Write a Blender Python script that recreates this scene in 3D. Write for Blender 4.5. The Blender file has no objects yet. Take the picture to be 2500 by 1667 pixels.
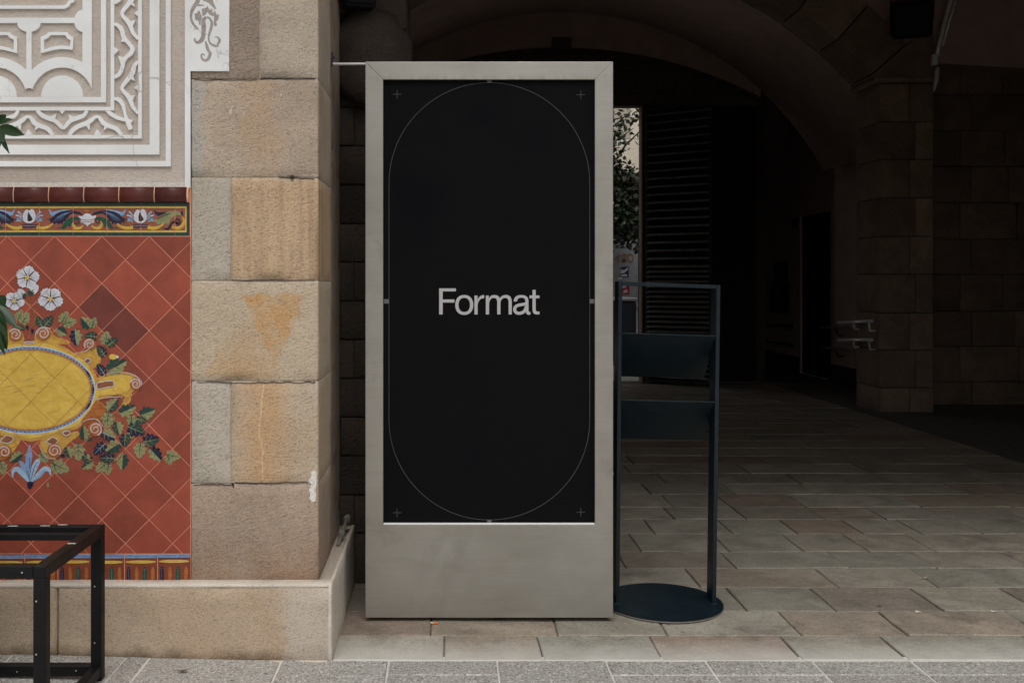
import bpy, bmesh, math, random
from mathutils import Vector, Matrix, noise

sc = bpy.context.scene
COL = sc.collection

# ------------------------------------------------------------------ camera
H = 1.5                      # eye height
F = 2400.0                   # focal length in photo pixels (photo 2500 wide)
VX, VY = 1090.0, 690.0       # vanishing point of the depth lines in the photo
cd = bpy.data.cameras.new('camera')
cd.sensor_width = 36.0
cd.lens = 36.0 * F / 2500.0
cd.shift_x = (1250.0 - VX) / 2500.0
cd.shift_y = -(833.5 - VY) / 2500.0
cd.clip_start = 0.05
cd.clip_end = 2000
cam = bpy.data.objects.new('camera', cd)
cam.location = (0, 0, H)
cam.rotation_euler = (math.radians(90), 0, 0)
COL.objects.link(cam)
sc.camera = cam

# ------------------------------------------------------------------ sky, sun, exposure
w = bpy.data.worlds.new('World')
sc.world = w
w.use_nodes = True
wt = w.node_tree
wt.nodes.clear()
sky = wt.nodes.new('ShaderNodeTexSky')
sky.sky_type = 'NISHITA'
sky.sun_disc = False
sky.sun_elevation = math.radians(58)
sky.sun_rotation = math.radians(170)
sky.dust_density = 3.0
hs = wt.nodes.new('ShaderNodeHueSaturation')
hs.inputs['Saturation'].default_value = 0.10
bg = wt.nodes.new('ShaderNodeBackground')
bg.inputs['Strength'].default_value = 0.10
wo = wt.nodes.new('ShaderNodeOutputWorld')
wt.links.new(sky.outputs[0], hs.inputs['Color'])
wt.links.new(hs.outputs[0], bg.inputs['Color'])
wt.links.new(bg.outputs[0], wo.inputs['Surface'])
sl = bpy.data.lights.new('sun', 'SUN')
sl.energy = 0.9
sl.angle = math.radians(35)
sl.color = (1.0, 0.995, 0.985)
so = bpy.data.objects.new('sun', sl)
so.rotation_euler = (math.radians(32), 0, math.radians(-10))
so.location = (0, -5, 12)
COL.objects.link(so)
sc.view_settings.view_transform = 'Standard'
sc.view_settings.look = 'None'
sc.view_settings.exposure = 0.22
sc.view_settings.gamma = 1.0
sc.view_settings.use_curve_mapping = False
try:
    sc.cycles.use_denoising = True
    sc.cycles.max_bounces = 6
    sc.cycles.diffuse_bounces = 4
    sc.cycles.glossy_bounces = 3
    sc.cycles.caustics_reflective = False
    sc.cycles.sample_clamp_indirect = 5.0
except Exception:
    pass

R = random.Random(7)

# ------------------------------------------------------------------ helpers
def at(px, py, d):
    """photo pixel at a measured depth -> point in the place"""
    return Vector(((px - VX) / F * d, d, H - (py - VY) / F * d))

def thing(name, label, cat, loc=(0, 0, 0), group=None):
    o = bpy.data.objects.new(name, None)
    o.empty_display_size = 0.1
    o.location = loc
    o['label'] = label
    o['category'] = cat
    if group: o['group'] = group
    COL.objects.link(o)
    return o

def root_loc(o):
    v = Vector(o.location)
    while o.parent is not None:
        o = o.parent
        v = v + Vector(o.location)
    return v

def link(name, me, mats, parent=None, label=None):
    o = bpy.data.objects.new(name, me)
    if mats is not None and len(me.materials) == 0:
        for m in (mats if isinstance(mats, (list, tuple)) else [mats]):
            me.materials.append(m)
    if parent is not None:
        o.parent = parent
        o.location = -root_loc(parent)
    if label: o['label'] = label
    COL.objects.link(o)
    return o

def bm_obj(name, bm, mats, parent=None, smooth=False, label=None):
    me = bpy.data.meshes.new(name)
    bmesh.ops.recalc_face_normals(bm, faces=bm.faces[:])
    bm.to_mesh(me)
    bm.free()
    if smooth:
        for p in me.polygons: p.use_smooth = True
    return link(name, me, mats, parent, label)

def structure(o):
    o['kind'] = 'structure'
    return o

def add_box(bm, x0, x1, y0, y1, z0, z1, bev=0.0, seg=1):
    r = bmesh.ops.create_cube(bm, size=1.0)
    vs = r['verts']
    for v in vs:
        v.co = Vector((x0 + (v.co.x + .5) * (x1 - x0), y0 + (v.co.y + .5) * (y1 - y0), z0 + (v.co.z + .5) * (z1 - z0)))
    if bev > 0:
        es = list({e for v in vs for e in v.link_edges})
        bmesh.ops.bevel(bm, geom=es, offset=bev, segments=seg, affect='EDGES', profile=0.5)
    return bm

def box(name, m, parent, x0, x1, y0, y1, z0, z1, bev=0.0, seg=1, smooth=False, label=None):
    bm = bmesh.new()
    add_box(bm, x0, x1, y0, y1, z0, z1, bev, seg)
    return bm_obj(name, bm, m, parent, smooth, label)

def add_cyl(bm, p0, p1, r0, r1=None, n=12, caps=True):
    r1 = r0 if r1 is None else r1
    p0, p1 = Vector(p0), Vector(p1)
    ax = (p1 - p0).normalized()
    a = ax.orthogonal().normalized()
    b = ax.cross(a)
    A, B = [], []
    for i in range(n):
        t = 2 * math.pi * i / n
        d = a * math.cos(t) + b * math.sin(t)
        A.append(bm.verts.new(p0 + d * r0))
        B.append(bm.verts.new(p1 + d * r1))
    for i in range(n):
        bm.faces.new((A[i], A[(i + 1) % n], B[(i + 1) % n], B[i]))
    if caps:
        bm.faces.new(A[::-1]); bm.faces.new(B)

def add_tube(bm, pts, rad, n=8):
    rings = []
    pts = [Vector(p) for p in pts]
    for i, p in enumerate(pts):
        t = (pts[min(i + 1, len(pts) - 1)] - pts[max(i - 1, 0)]).normalized()
        up = Vector((0.3, 0.2, 1)) if abs(t.z) < .9 else Vector((1, 0.1, 0))
        a = t.cross(up).normalized(); b = t.cross(a)
        rr = rad[i] if isinstance(rad, (list, tuple)) else rad
        rings.append([bm.verts.new(p + (a * math.cos(2 * math.pi * k / n) + b * math.sin(2 * math.pi * k / n)) * rr) for k in range(n)])
    for i in range(len(rings) - 1):
        for k in range(n):
            bm.faces.new((rings[i][k], rings[i][(k + 1) % n], rings[i + 1][(k + 1) % n], rings[i + 1][k]))
    bm.faces.new(rings[0][::-1]); bm.faces.new(rings[-1])

# ---- wall drawing: outlines in the X-Z plane, front face towards the camera at y, thickness behind
def add_poly(bm, pts, y, th=0.0, mi=0):
    vs = [bm.verts.new((p[0], y, p[1])) for p in pts]
    try:
        f = bm.faces.new(vs); f.material_index = mi
    except ValueError:
        return
    if th > 0:
        bk = [bm.verts.new((p[0], y + th, p[1])) for p in pts]
        n = len(pts)
        for i in range(n):
            q = bm.faces.new((vs[i], bk[i], bk[(i + 1) % n], vs[(i + 1) % n])); q.material_index = mi

def add_ring(bm, outer, inner, y, th=0.0, mi=0, closed=True):
    n = len(outer)
    fo = [bm.verts.new((p[0], y, p[1])) for p in outer]
    fi = [bm.verts.new((p[0], y, p[1])) for p in inner]
    rng = range(n) if closed else range(n - 1)
    for i in rng:
        j = (i + 1) % n
        f = bm.faces.new((fo[i], fo[j], fi[j], fi[i])); f.material_index = mi
    if th > 0:
        bo = [bm.verts.new((p[0], y + th, p[1])) for p in outer]
        bi = [bm.verts.new((p[0], y + th, p[1])) for p in inner]
        for i in rng:
            j = (i + 1) % n
            bm.faces.new((fo[i], bo[i], bo[j], fo[j])).material_index = mi
            bm.faces.new((fi[i], fi[j], bi[j], bi[i])).material_index = mi
        if not closed:
            for k in (0, n - 1):
                bm.faces.new((fo[k], fi[k], bi[k], bo[k])).material_index = mi

def smooth_path(pts, n=5):
    if len(pts) < 3: return [Vector((p[0], p[1])) for p in pts]
    P = [Vector((p[0], p[1])) for p in pts]
    P = [P[0] * 2 - P[1]] + P + [P[-1] * 2 - P[-2]]
    out = []
    for i in range(1, len(P) - 2):
        a, b, c, d = P[i - 1], P[i], P[i + 1], P[i + 2]
        for k in range(n):
            t = k / n
            out.append(0.5 * ((2 * b) + (c - a) * t + (2 * a - 5 * b + 4 * c - d) * t * t + (3 * b - a - 3 * c + d) * t ** 3))
    out.append(P[-2])
    return out

def add_stroke(bm, pts, wd, y, th=0.0, mi=0, n=5, taper=None):
    """pts already in wall metres (x, z); wd a width or list end-to-end"""
    P = smooth_path(pts, n)
    L, Rr = [], []
    m = len(P)
    for i, p in enumerate(P):
        t = P[min(i + 1, m - 1)] - P[max(i - 1, 0)]
        if t.length < 1e-9: t = Vector((1, 0))
        t.normalize()
        nrm = Vector((-t.y, t.x))
        s = i / max(1, m - 1)
        if isinstance(wd, (list, tuple)):
            k = s * (len(wd) - 1); a = int(min(k, len(wd) - 2)); ww = wd[a] * (1 - (k - a)) + wd[a + 1] * (k - a)
        else: ww = wd
        L.append(p + nrm * ww / 2); Rr.append(p - nrm * ww / 2)
    add_ring(bm, L, Rr, y, th, mi, closed=False)

def clip_poly(pts, x0, x1, z0, z1):
    def clip(ps, f, inter):
        out = []
        for i in range(len(ps)):
            a, b = ps[i], ps[(i + 1) % len(ps)]
            fa, fb = f(a), f(b)
            if fa: out.append(a)
            if fa != fb: out.append(inter(a, b))
        return out
    def ix(xc): return lambda a, b: (xc, a[1] + (b[1] - a[1]) * (xc - a[0]) / (b[0] - a[0]))
    def iz(zc): return lambda a, b: (a[0] + (b[0] - a[0]) * (zc - a[1]) / (b[1] - a[1]), zc)
    for f, it in ((lambda p: p[0] >= x0, ix(x0)), (lambda p: p[0] <= x1, ix(x1)), (lambda p: p[1] >= z0, iz(z0)), (lambda p: p[1] <= z1, iz(z1))):
        pts = clip(pts, f, it)
        if len(pts) < 3: return []
    return pts

def inset_convex(pts, d):
    """shrink a convex outline by d"""
    n = len(pts)
    P = [Vector(p) for p in pts]
    area = sum(P[i].x * P[(i + 1) % n].y - P[(i + 1) % n].x * P[i].y for i in range(n))
    sgn = 1 if area > 0 else -1
    lines = []
    for i in range(n):
        a, b = P[i], P[(i + 1) % n]
        t = (b - a)
        if t.length < 1e-6: continue
        t.normalize()
        nn = Vector((-t.y, t.x)) * sgn
        lines.append((a + nn * d, t))
    out = []
    for i in range(len(lines)):
        (p, r), (q, s) = lines[i - 1], lines[i]
        den = r.x * s.y - r.y * s.x
        if abs(den) < 1e-6: continue
        t = ((q - p).x * s.y - (q - p).y * s.x) / den
        out.append(p + r * t)
    return out

def rough_block(name, m, parent, x0, x1, y0, y1, z0, z1, bev=0.008, cut=0.05, amp=0.0025, edge_amp=0.006, seed=0, label=None):
    """a dressed stone: rounded arrises, slightly uneven faces and nibbled edges"""
    bm = bmesh.new()
    def ticks(a, b):
        L = b - a
        n = max(1, int(round((L - 2 * bev) / cut)))
        return [a, a + bev * .35, a + bev] + [a + bev + (L - 2 * bev) * i / n for i in range(1, n)] + [b - bev, b - bev * .35, b]
    T = (ticks(x0, x1), ticks(y0, y1), ticks(z0, z1))
    cache = {}
    off = Vector((seed * 3.17, seed * 1.31, seed * 7.7))
    lo, hi = (x0, y0, z0), (x1, y1, z1)
    def vert(i, j, k):
        key = (i, j, k)
        if key in cache: return cache[key]
        p = Vector((T[0][i], T[1][j], T[2][k]))
        # rounding
        q = Vector([min(max(p[a], lo[a] + bev), hi[a] - bev) for a in range(3)])
        d = p - q
        if d.length > 1e-9:
            g = max(abs(d.x), abs(d.y), abs(d.z))
            dn = d.normalized()
            nz = noise.noise((p + off) * 26) + .6 * noise.noise((p + off) * 70)
            p2 = q + dn * g
            cnt = sum(1 for a in range(3) if abs(d[a]) > 1e-9)
            if cnt >= 2:
                p2 -= dn * max(0, nz) * edge_amp
            p = p2
        p = p + Vector((noise.noise((p + off) * 9), noise.noise((p + off) * 9 + Vector((9, 0, 0))), noise.noise((p + off) * 9 + Vector((0, 9, 0))))) * amp
        cache[key] = bm.verts.new(p)
        return cache[key]
    nx, ny, nz_ = len(T[0]) - 1, len(T[1]) - 1, len(T[2]) - 1
    for i in range(nx):
        for k in range(nz_):
            bm.faces.new((vert(i, 0, k), vert(i + 1, 0, k), vert(i + 1, 0, k + 1), vert(i, 0, k + 1)))
            bm.faces.new((vert(i, ny, k), vert(i, ny, k + 1), vert(i + 1, ny, k + 1), vert(i + 1, ny, k)))
    for j in range(ny):
        for k in range(nz_):
            bm.faces.new((vert(0, j, k), vert(0, j, k + 1), vert(0, j + 1, k + 1), vert(0, j + 1, k)))
            bm.faces.new((vert(nx, j, k), vert(nx, j + 1, k), vert(nx, j + 1, k + 1), vert(nx, j, k + 1)))
    for i in range(nx):
        for j in range(ny):
            bm.faces.new((vert(i, j, 0), vert(i, j + 1, 0), vert(i + 1, j + 1, 0), vert(i + 1, j, 0)))
            bm.faces.new((vert(i, j, nz_), vert(i + 1, j, nz_), vert(i + 1, j + 1, nz_), vert(i, j + 1, nz_)))
    return bm_obj(name, bm, m, parent, True, label)

# ------------------------------------------------------------------ materials
def srgb(r, g, b):
    f = lambda c: (c / 255 / 12.92) if c / 255 <= .04045 else ((c / 255 + .055) / 1.055) ** 2.4
    return (f(r), f(g), f(b), 1.0)

class NT:
    def __init__(s, name):
        s.m = bpy.data.materials.new(name)
        s.m.use_nodes = True
        s.t = s.m.node_tree
        s.t.nodes.clear()
        s.out = s.t.nodes.new('ShaderNodeOutputMaterial')
        s.b = s.t.nodes.new('ShaderNodeBsdfPrincipled')
        s.t.links.new(s.b.outputs[0], s.out.inputs[0])
        s.co = s.t.nodes.new('ShaderNodeTexCoord').outputs['Object']
    def n(s, typ, **kw):
        nd = s.t.nodes.new(typ)
        for k, v in kw.items():
            setattr(nd, k, v)
        return nd
    def put(s, sock, v):
        if isinstance(v, bpy.types.NodeSocket): s.t.links.new(v, sock)
        else: sock.default_value = v
    def noise(s, scale, detail=4, rough=.55, vec=None, dist=0.0):
        nd = s.n('ShaderNodeTexNoise')
        s.put(nd.inputs['Vector'], vec if vec is not None else s.co)
        nd.inputs['Scale'].default_value = scale
        nd.inputs['Detail'].default_value = detail
        nd.inputs['Roughness'].default_value = rough
        nd.inputs['Distortion'].default_value = dist
        return nd.outputs['Fac']
    def voro(s, scale, vec=None, feat='F1'):
        nd = s.n('ShaderNodeTexVoronoi', feature=feat)
        s.put(nd.inputs['Vector'], vec if vec is not None else s.co)
        nd.inputs['Scale'].default_value = scale
        return nd.outputs['Distance']
    def mapv(s, scale=(1, 1, 1), rot=(0, 0, 0), loc=(0, 0, 0), vec=None):
        nd = s.n('ShaderNodeMapping')
        s.put(nd.inputs['Vector'], vec if vec is not None else s.co)
        nd.inputs['Scale'].default_value = scale
        nd.inputs['Rotation'].default_value = rot
        nd.inputs['Location'].default_value = loc
        return nd.outputs[0]
    def ramp(s, fac, stops, interp='LINEAR'):
        nd = s.n('ShaderNodeValToRGB')
        nd.color_ramp.interpolation = interp
        el = nd.color_ramp.elements
        while len(el) < len(stops): el.new(0.5)
        for e, (p, c) in zip(el, stops):
            e.position = p
            e.color = c if len(c) == 4 else (*c, 1)
        s.put(nd.inputs[0], fac)
        return nd.outputs[0]
    def r1(s, fac, a, b, va=0.0, vb=1.0):
        nd = s.n('ShaderNodeMapRange')
        s.put(nd.inputs[0], fac)
        nd.inputs[1].default_value = a; nd.inputs[2].default_value = b
        nd.inputs[3].default_value = va; nd.inputs[4].default_value = vb
        return nd.outputs[0]
    def mix(s, fac, a, b, typ='MIX'):
        nd = s.n('ShaderNodeMix', data_type='RGBA', blend_type=typ)
        s.put(nd.inputs[0], fac); s.put(nd.inputs[6], a); s.put(nd.inputs[7], b)
        return nd.outputs[2]
    def math(s, op, a, b=0.0, clamp=False):
        nd = s.n('ShaderNodeMath', operation=op, use_clamp=clamp)
        s.put(nd.inputs[0], a); s.put(nd.inputs[1], b)
        return nd.outputs[0]
    def xyz(s, vec=None):
        nd = s.n('ShaderNodeSeparateXYZ')
        s.put(nd.inputs[0], vec if vec is not None else s.co)
        return nd.outputs
    def rand(s):
        return s.n('ShaderNodeObjectInfo').outputs['Random']
    def shifted(s, k=37.0):
        """object coordinates moved by a random amount per object, so that alike pieces differ"""
        nd = s.n('ShaderNodeVectorMath', operation='ADD')
        s.put(nd.inputs[0], s.co)
        cm = s.n('ShaderNodeCombineXYZ')
        r = s.rand()
        s.put(cm.inputs[0], s.math('MULTIPLY', r, k)); s.put(cm.inputs[1], s.math('MULTIPLY', r, k * .37)); s.put(cm.inputs[2], s.math('MULTIPLY', r, k * .71))
        s.put(nd.inputs[1], cm.outputs[0])
        return nd.outputs[0]
    def bump(s, h, strength=.5, dist=.003, prev=None):
        nd = s.n('ShaderNodeBump')
        nd.inputs['Strength'].default_value = strength
        nd.inputs['Distance'].default_value = dist
        s.put(nd.inputs['Height'], h)
        if prev is not None: s.put(nd.inputs['Normal'], prev)
        return nd.outputs[0]
    def done(s, col=None, rough=None, normal=None, metal=None, spec=None):
        if col is not None: s.put(s.b.inputs['Base Color'], col)
        if rough is not None: s.put(s.b.inputs['Roughness'], rough)
        if normal is not None: s.put(s.b.inputs['Normal'], normal)
        if metal is not None: s.put(s.b.inputs['Metallic'], metal)
        if spec is not None: s.put(s.b.inputs['Specular IOR Level'], spec)
        return s.m

def mul(c, k): return (c[0] * k, c[1] * k, c[2] * k, 1.0)

def mat_plain(name, col, rough=.6, var=.12, sc_=30, metal=0.0, bump=0.0, spec=.5):
    s = NT(name)
    n = s.noise(sc_, 5)
    c = s.mix(s.r1(n, .3, .7), mul(col, 1 - var), mul(col, 1 + var))
    nm = s.bump(s.noise(sc_ * 5, 3), bump, .002) if bump else None
    return s.done(c, rough, nm, metal, spec)

def mat_stone(name, col, dark=.72, light=1.12, vein=None, vein_amt=.0, streak=None, seedloc=(0, 0, 0), bump=.8, grain=150, special=None, per_object=False, tint=None, beds=None, pale=None):
    s = NT(name)
    vec = s.mapv(loc=seedloc, vec=(s.shifted() if per_object else s.co))
    big = s.noise(3.2, 6, .6, vec, .6)
    mid = s.noise(17, 6, .65, vec)
    c = s.mix(s.r1(big, .35, .68), mul(col, dark + .1), mul(col, light))
    c = s.mix(s.r1(mid, .32, .72, .0, .45), c, mul(col, .78))
    if tint is not None:
        c = s.mix(s.r1(s.noise(2.1, 4, .6, s.mapv(loc=(5, 3, 9), vec=vec)), .46, .66, 0, .8), c, tint)
    if vein is not None:
        st = s.mapv(scale=streak or (1, 1, 1), vec=vec)
        v = s.noise(4.0, 5, .62, st, 1.1)
        c = s.mix(s.r1(v, .56 - vein_amt * .18, .70 - vein_amt * .1, 0, .85), c, vein)
    if special is not None:
        c = special(s, c, vec)
    if beds:
        X = s.xyz()
        dm = None
        for q in beds:
            dd = s.math('ABSOLUTE', s.math('SUBTRACT', X[2], q))
            dm = dd if dm is None else s.math('MINIMUM', dm, dd)
        dm = s.math('ADD', dm, s.math('MULTIPLY', s.math('SUBTRACT', s.noise(8, 6, .7, vec), .45), .075))
        c = s.mix(s.r1(dm, .004, .016, .72, 0), c, pale)
    if per_object:
        hv = s.n('ShaderNodeHueSaturation')
        s.put(hv.inputs['Value'], s.r1(s.rand(), 0, 1, .72, 1.22))
        s.put(hv.inputs['Color'], c)
        c = hv.outputs[0]
    tv = s.mapv(scale=(.62, 1, 1.25), vec=s.mapv(rot=(0, math.radians(28), 0), vec=vec))
    g = s.noise(grain, 3, .72, tv)
    g2 = s.noise(grain * 1.7, 2, .65, s.mapv(loc=(3, 8, 1), vec=tv))
    c = s.mix(s.r1(g, .34, .47, .62, 0), c, mul(col, .34))
    c = s.mix(s.r1(g2, .56, .68, 0, .5), c, mul(col, 1.5))
    h = s.math('ADD', s.math('MULTIPLY', g, 1.0), s.math('MULTIPLY', s.noise(46, 4, .65, tv), .8))
    nm = s.bump(h, bump, .010)
    return s.done(c, .92, nm, None, .25)
K = 0.78
def alb(r, g, b, k=1.0):
    c = srgb(r, g, b)
    return (c[0] / K * k, c[1] / K * k, c[2] / K * k, 1.0)

OCHRE = alb(176, 128, 72)
GREYST = alb(166, 160, 150)

DW = 3.965     # depth of the wall front (tiles, plaster, pier)
def W(px, py, d=DW):
    p = at(px, py, d)
    return (p.x, p.z)
FVK = 2500.0 / 2352.0
def wf(x, y, d=DW): return W(x * FVK, y * FVK, d)
def w1(x, y): return W(x / 3.266, y / 3.266)
def w2(x, y): return W(x / 3.92, 430 + y / 3.92)
def w3(x, y): return W(x / 2.45, 600 + y / 2.45)
def wb(x, y): return W(x / 5.0043, 480 + y / 5.0043)
def wp(x, y): return W(460 + x / 8.708, y / 8.708)
def wq(x, y): return W(x / 4.9, 1330 + y / 4.9)

M = {}
def _tri(s, c, vec):
    X = s.xyz()
    wob = s.math('MULTIPLY', s.math('SUBTRACT', s.noise(14, 5, .65, vec), .5), .09)
    def half(p, q):
        # positive on the left of p->q
        dx, dz = q[0] - p[0], q[1] - p[1]
        L = math.hypot(dx, dz); a, b = -dz / L, dx / L
        e = s.math('ADD', s.math('MULTIPLY', X[0], a), s.math('MULTIPLY', X[2], b))
        e = s.math('ADD', s.math('SUBTRACT', e, a * p[0] + b * p[1]), wob)
        return s.r1(e, -.008, .010)
    A, B, C = wf(556, 676), wf(700, 678), wf(632, 850)
    t = s.math('MULTIPLY', s.math('MULTIPLY', half(A, C), half(C, B)), half(B, A))
    D, E, Fp = wf(462, 868), wf(572, 690), wf(646, 870)
    t2 = s.math('MULTIPLY', s.math('MULTIPLY', half(D, Fp), half(Fp, E)), half(E, D))
    fade = s.r1(X[2], wf(0, 730)[1], wf(0, 855)[1], .12, .7)
    t2 = s.math('MULTIPLY', t2, fade)
    inner = s.r1(s.noise(9, 4, .6, vec), .35, .6, .45, 1)
    k = s.math('MULTIPLY', s.math('MAXIMUM', t, t2), inner)
    return s.mix(k, c, alb(184, 144, 96))
def _streaks(s, c, vec):
    v = s.noise(26, 4, .6, s.mapv(scale=(1, 1, .05), vec=vec))
    c = s.mix(s.r1(v, .38, .62, 0, .6), c, alb(194, 168, 136))
    return s.mix(s.r1(v, .3, .45, .45, 0), c, alb(156, 122, 86))
def _veinband(s, c, vec):
    X = s.xyz()
    cx = wf(608, 0)[0]
    d = s.math('ABSOLUTE', s.math('ADD', s.math('SUBTRACT', X[0], cx), s.math('MULTIPLY', s.math('SUBTRACT', s.noise(6, 4, .6, vec), .5), .12)))
    c = s.mix(s.r1(d, .02, .13, .8, 0), c, alb(186, 148, 106))
    d2 = s.math('ABSOLUTE', s.math('ADD', s.math('SUBTRACT', X[0], cx - .004), s.math('MULTIPLY', s.math('SUBTRACT', s.noise(5, 3, .5, s.mapv(scale=(.2, .2, 1), vec=vec)), .5), .10)))
    return s.mix(s.r1(d2, .0012, .0035, .75, 0), c, alb(208, 182, 146))
def _patch(s, c, vec):
    X = s.xyz()
    px = wf(598, 0)[0]
    d = s.math('ABSOLUTE', s.math('ADD', s.math('SUBTRACT', X[0], px), s.math('MULTIPLY', s.math('SUBTRACT', s.noise(5, 5, .6, vec), .5), .22)))
    zf = s.r1(s.noise(7, 3, .5, vec), .3, .6, .2, 1)
    c = s.mix(s.math('MULTIPLY', s.r1(d, .0, .09, .62, 0), zf), c, alb(176, 140, 100))
    left = s.r1(s.math('ADD', X[0], s.math('MULTIPLY', s.noise(9, 5, .65, vec), .16)), wf(452, 0)[0] + .08, wf(474, 0)[0] + .08, .85, 0)
    return s.mix(left, c, alb(168, 164, 158))
def _brown(s, c, vec):
    X = s.xyz()
    low = s.r1(X[2], wf(0, 1335)[1], wf(0, 1210)[1], .55, 0)
    return s.mix(s.math('MULTIPLY', low, s.r1(s.noise(8, 5, .65, vec), .35, .6)), c, alb(128, 92, 66))
BEDS = [wf(0, y)[1] for y in (1110, 875, 645, 408, 182)]
M['st_pink'] = mat_stone('sandstone_pinkish', alb(175, 157, 139), seedloc=(1, 0, 0), special=_patch, tint=alb(178, 166, 150), beds=BEDS, pale=alb(186, 172, 156))
M['st_top'] = mat_stone('sandstone_sooty', alb(152, 136, 122), dark=.66, seedloc=(2, 5, 1), grain=105, bump=1.0)
M['st_top2'] = mat_stone('sandstone_pale', alb(177, 163, 147), seedloc=(4, 2, 1), beds=BEDS, pale=alb(186, 172, 156))
M['st_grey'] = mat_stone('sandstone_grey', alb(174, 164, 150), seedloc=(0, 7, 3), grain=125, bump=.75, dark=.8)
M['st_ochre'] = mat_stone('sandstone_ochre', alb(176, 149, 122), seedloc=(3, 1, 8), special=_streaks, grain=130, beds=BEDS, pale=alb(186, 172, 156))
M['st_tri'] = mat_stone('sandstone_with_veins', alb(182, 165, 143), seedloc=(6, 1, 2), special=_tri, dark=.85, beds=BEDS, pale=alb(186, 172, 156))
M['st_vein'] = mat_stone('sandstone_with_pale_vein', alb(179, 159, 136), seedloc=(8, 8, 1), special=_veinband, dark=.85, tint=alb(190, 178, 162), beds=BEDS, pale=alb(186, 172, 156))
M['st_brown'] = mat_stone('sandstone_brown', alb(166, 146, 128), seedloc=(9, 4, 6), special=_brown, dark=.72, beds=BEDS, pale=alb(186, 172, 156))
M['st_side'] = mat_stone('sandstone_side', alb(162, 142, 122), seedloc=(5, 9, 2), vein=alb(160, 112, 70), vein_amt=.5, streak=(1, 1, .25))
def _plinth(s, c, vec):
    X = s.xyz()
    wob = s.math('MULTIPLY', s.noise(8, 6, .65, vec), .16)
    low = s.r1(s.math('SUBTRACT', X[2], wob), -.075, -.015, .9, 0)
    c = s.mix(low, c, alb(92, 76, 58))
    st2 = s.noise(5, 5, .6, s.mapv(scale=(1.6, 1, .22), vec=s.mapv(rot=(0, math.radians(38), 0), vec=vec)))
    c = s.mix(s.r1(st2, .46, .70, 0, .42), c, alb(158, 132, 104))
    pale = s.r1(s.math('ADD', X[0], s.math('MULTIPLY', s.math('SUBTRACT', s.noise(5, 6, .7, vec), .5), .22)), -.66, -.61, 0, .6)
    return s.mix(pale, c, alb(182, 174, 164))
M['plinth'] = mat_stone('sandstone_plinth', alb(176, 157, 136), seedloc=(2, 2, 7), special=_plinth, dark=.84, grain=170, bump=.5)
M['mortar'] = mat_stone('pale_mortar', alb(196, 186, 172), bump=.5, dark=.8, grain=190)
M['joint'] = mat_stone('old_joint_mortar', alb(168, 152, 136), bump=.8, dark=.6)
M['white_repair'] = mat_stone('white_repair_mortar', alb(208, 204, 197), bump=.7, dark=.9)

def mat_render():
    s = NT('beige_roughcast')
    big = s.noise(2.2, 5, .55)
    c = s.mix(s.r1(big, .35, .65), alb(166, 153, 143), alb(180, 169, 159))
    st = s.noise(75, 5, .65, s.mapv(scale=(.55, 1, 1.3), rot=(0, math.radians(-25), 0)), 1.2)
    c = s.mix(s.r1(st, .3, .52, .3, 0), c, alb(120, 108, 98))
    nm = s.bump(s.math('ADD', st, s.math('MULTIPLY', s.noise(210, 3, .6), .5)), .8, .006)
    return s.done(c, .95, nm, None, .2)
M['render'] = mat_render()
def mat_white():
    s = NT('white_sgraffito_plaster')
    c = s.mix(s.r1(s.noise(3, 6, .6), .35, .68), alb(198, 198, 197), alb(212, 213, 212))
    crk = s.n('ShaderNodeTexVoronoi', feature='DISTANCE_TO_EDGE')
    s.put(crk.inputs['Vector'], s.mix(.12, s.co, s.n('ShaderNodeTexNoise').outputs['Color']))
    crk.inputs['Scale'].default_value = 4.0
    gate = s.r1(s.noise(2.6, 2, .5, s.mapv(loc=(3, 1, 4))), .46, .54)
    line = s.math('MULTIPLY', s.r1(crk.outputs['Distance'], .002, .010, 1, 0), gate)
    c = s.mix(s.math('MULTIPLY', line, .6), c, alb(140, 136, 130))
    c = s.mix(s.r1(s.noise(40, 5, .7), .60, .75, 0, .25), c, alb(176, 170, 160))
    nm = s.bump(s.math('SUBTRACT', s.noise(60, 4, .6), line), .25, .003)
    return s.done(c, .85, nm, None, .3)
M['white'] = mat_white()
M['white_dull'] = mat_stone('dusty_white_plaster', alb(190, 184, 176), bump=.4, dark=.85, grain=200)

def mat_tile(name, col, var=.26, rough=.5):
    s = NT(name)
    v = s.shifted(23)
    hv = s.n('ShaderNodeHueSaturation')
    c = s.mix(s.r1(s.noise(8, 7, .68, v), .32, .68), mul(col, .78), mul(col, 1.2))
    c = s.mix(s.r1(s.noise(60, 4, .7, v), .55, .75, 0, .25), c, mul(col, .6))
    s.put(hv.inputs['Color'], c)
    s.put(hv.inputs['Value'], s.r1(s.rand(), 0, 1, 1 - var, 1 + var * .55))
    rg = s.r1(s.noise(22, 4, .6, v), .3, .7, rough - .1, rough + .12)
    nm = s.bump(s.noise(12, 3, .5, v), .12, .004)
    return s.done(hv.outputs[0], rg, nm, None, .4)
M['terracotta'] = mat_tile('terracotta_tile', alb(133, 62, 46), .2)
M['terracotta_dark'] = mat_tile('dark_terracotta_tile', alb(100, 47, 38), .08)
M['oxblood'] = mat_tile('oxblood_glaze', alb(74, 28, 20), .2, .34)
M['brickred'] = mat_tile('brick_red_glaze', alb(128, 74, 58), .08, .4)
M['brickred2'] = mat_tile('base_tile_red', alb(112, 54, 38), .14, .45)
M['grout'] = mat_plain('pinkish_grout', alb(214, 146, 120), .9, .15, 60)
M['grout_pale'] = mat_plain('pale_grout', alb(196, 156, 128), .9, .2, 60)

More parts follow.
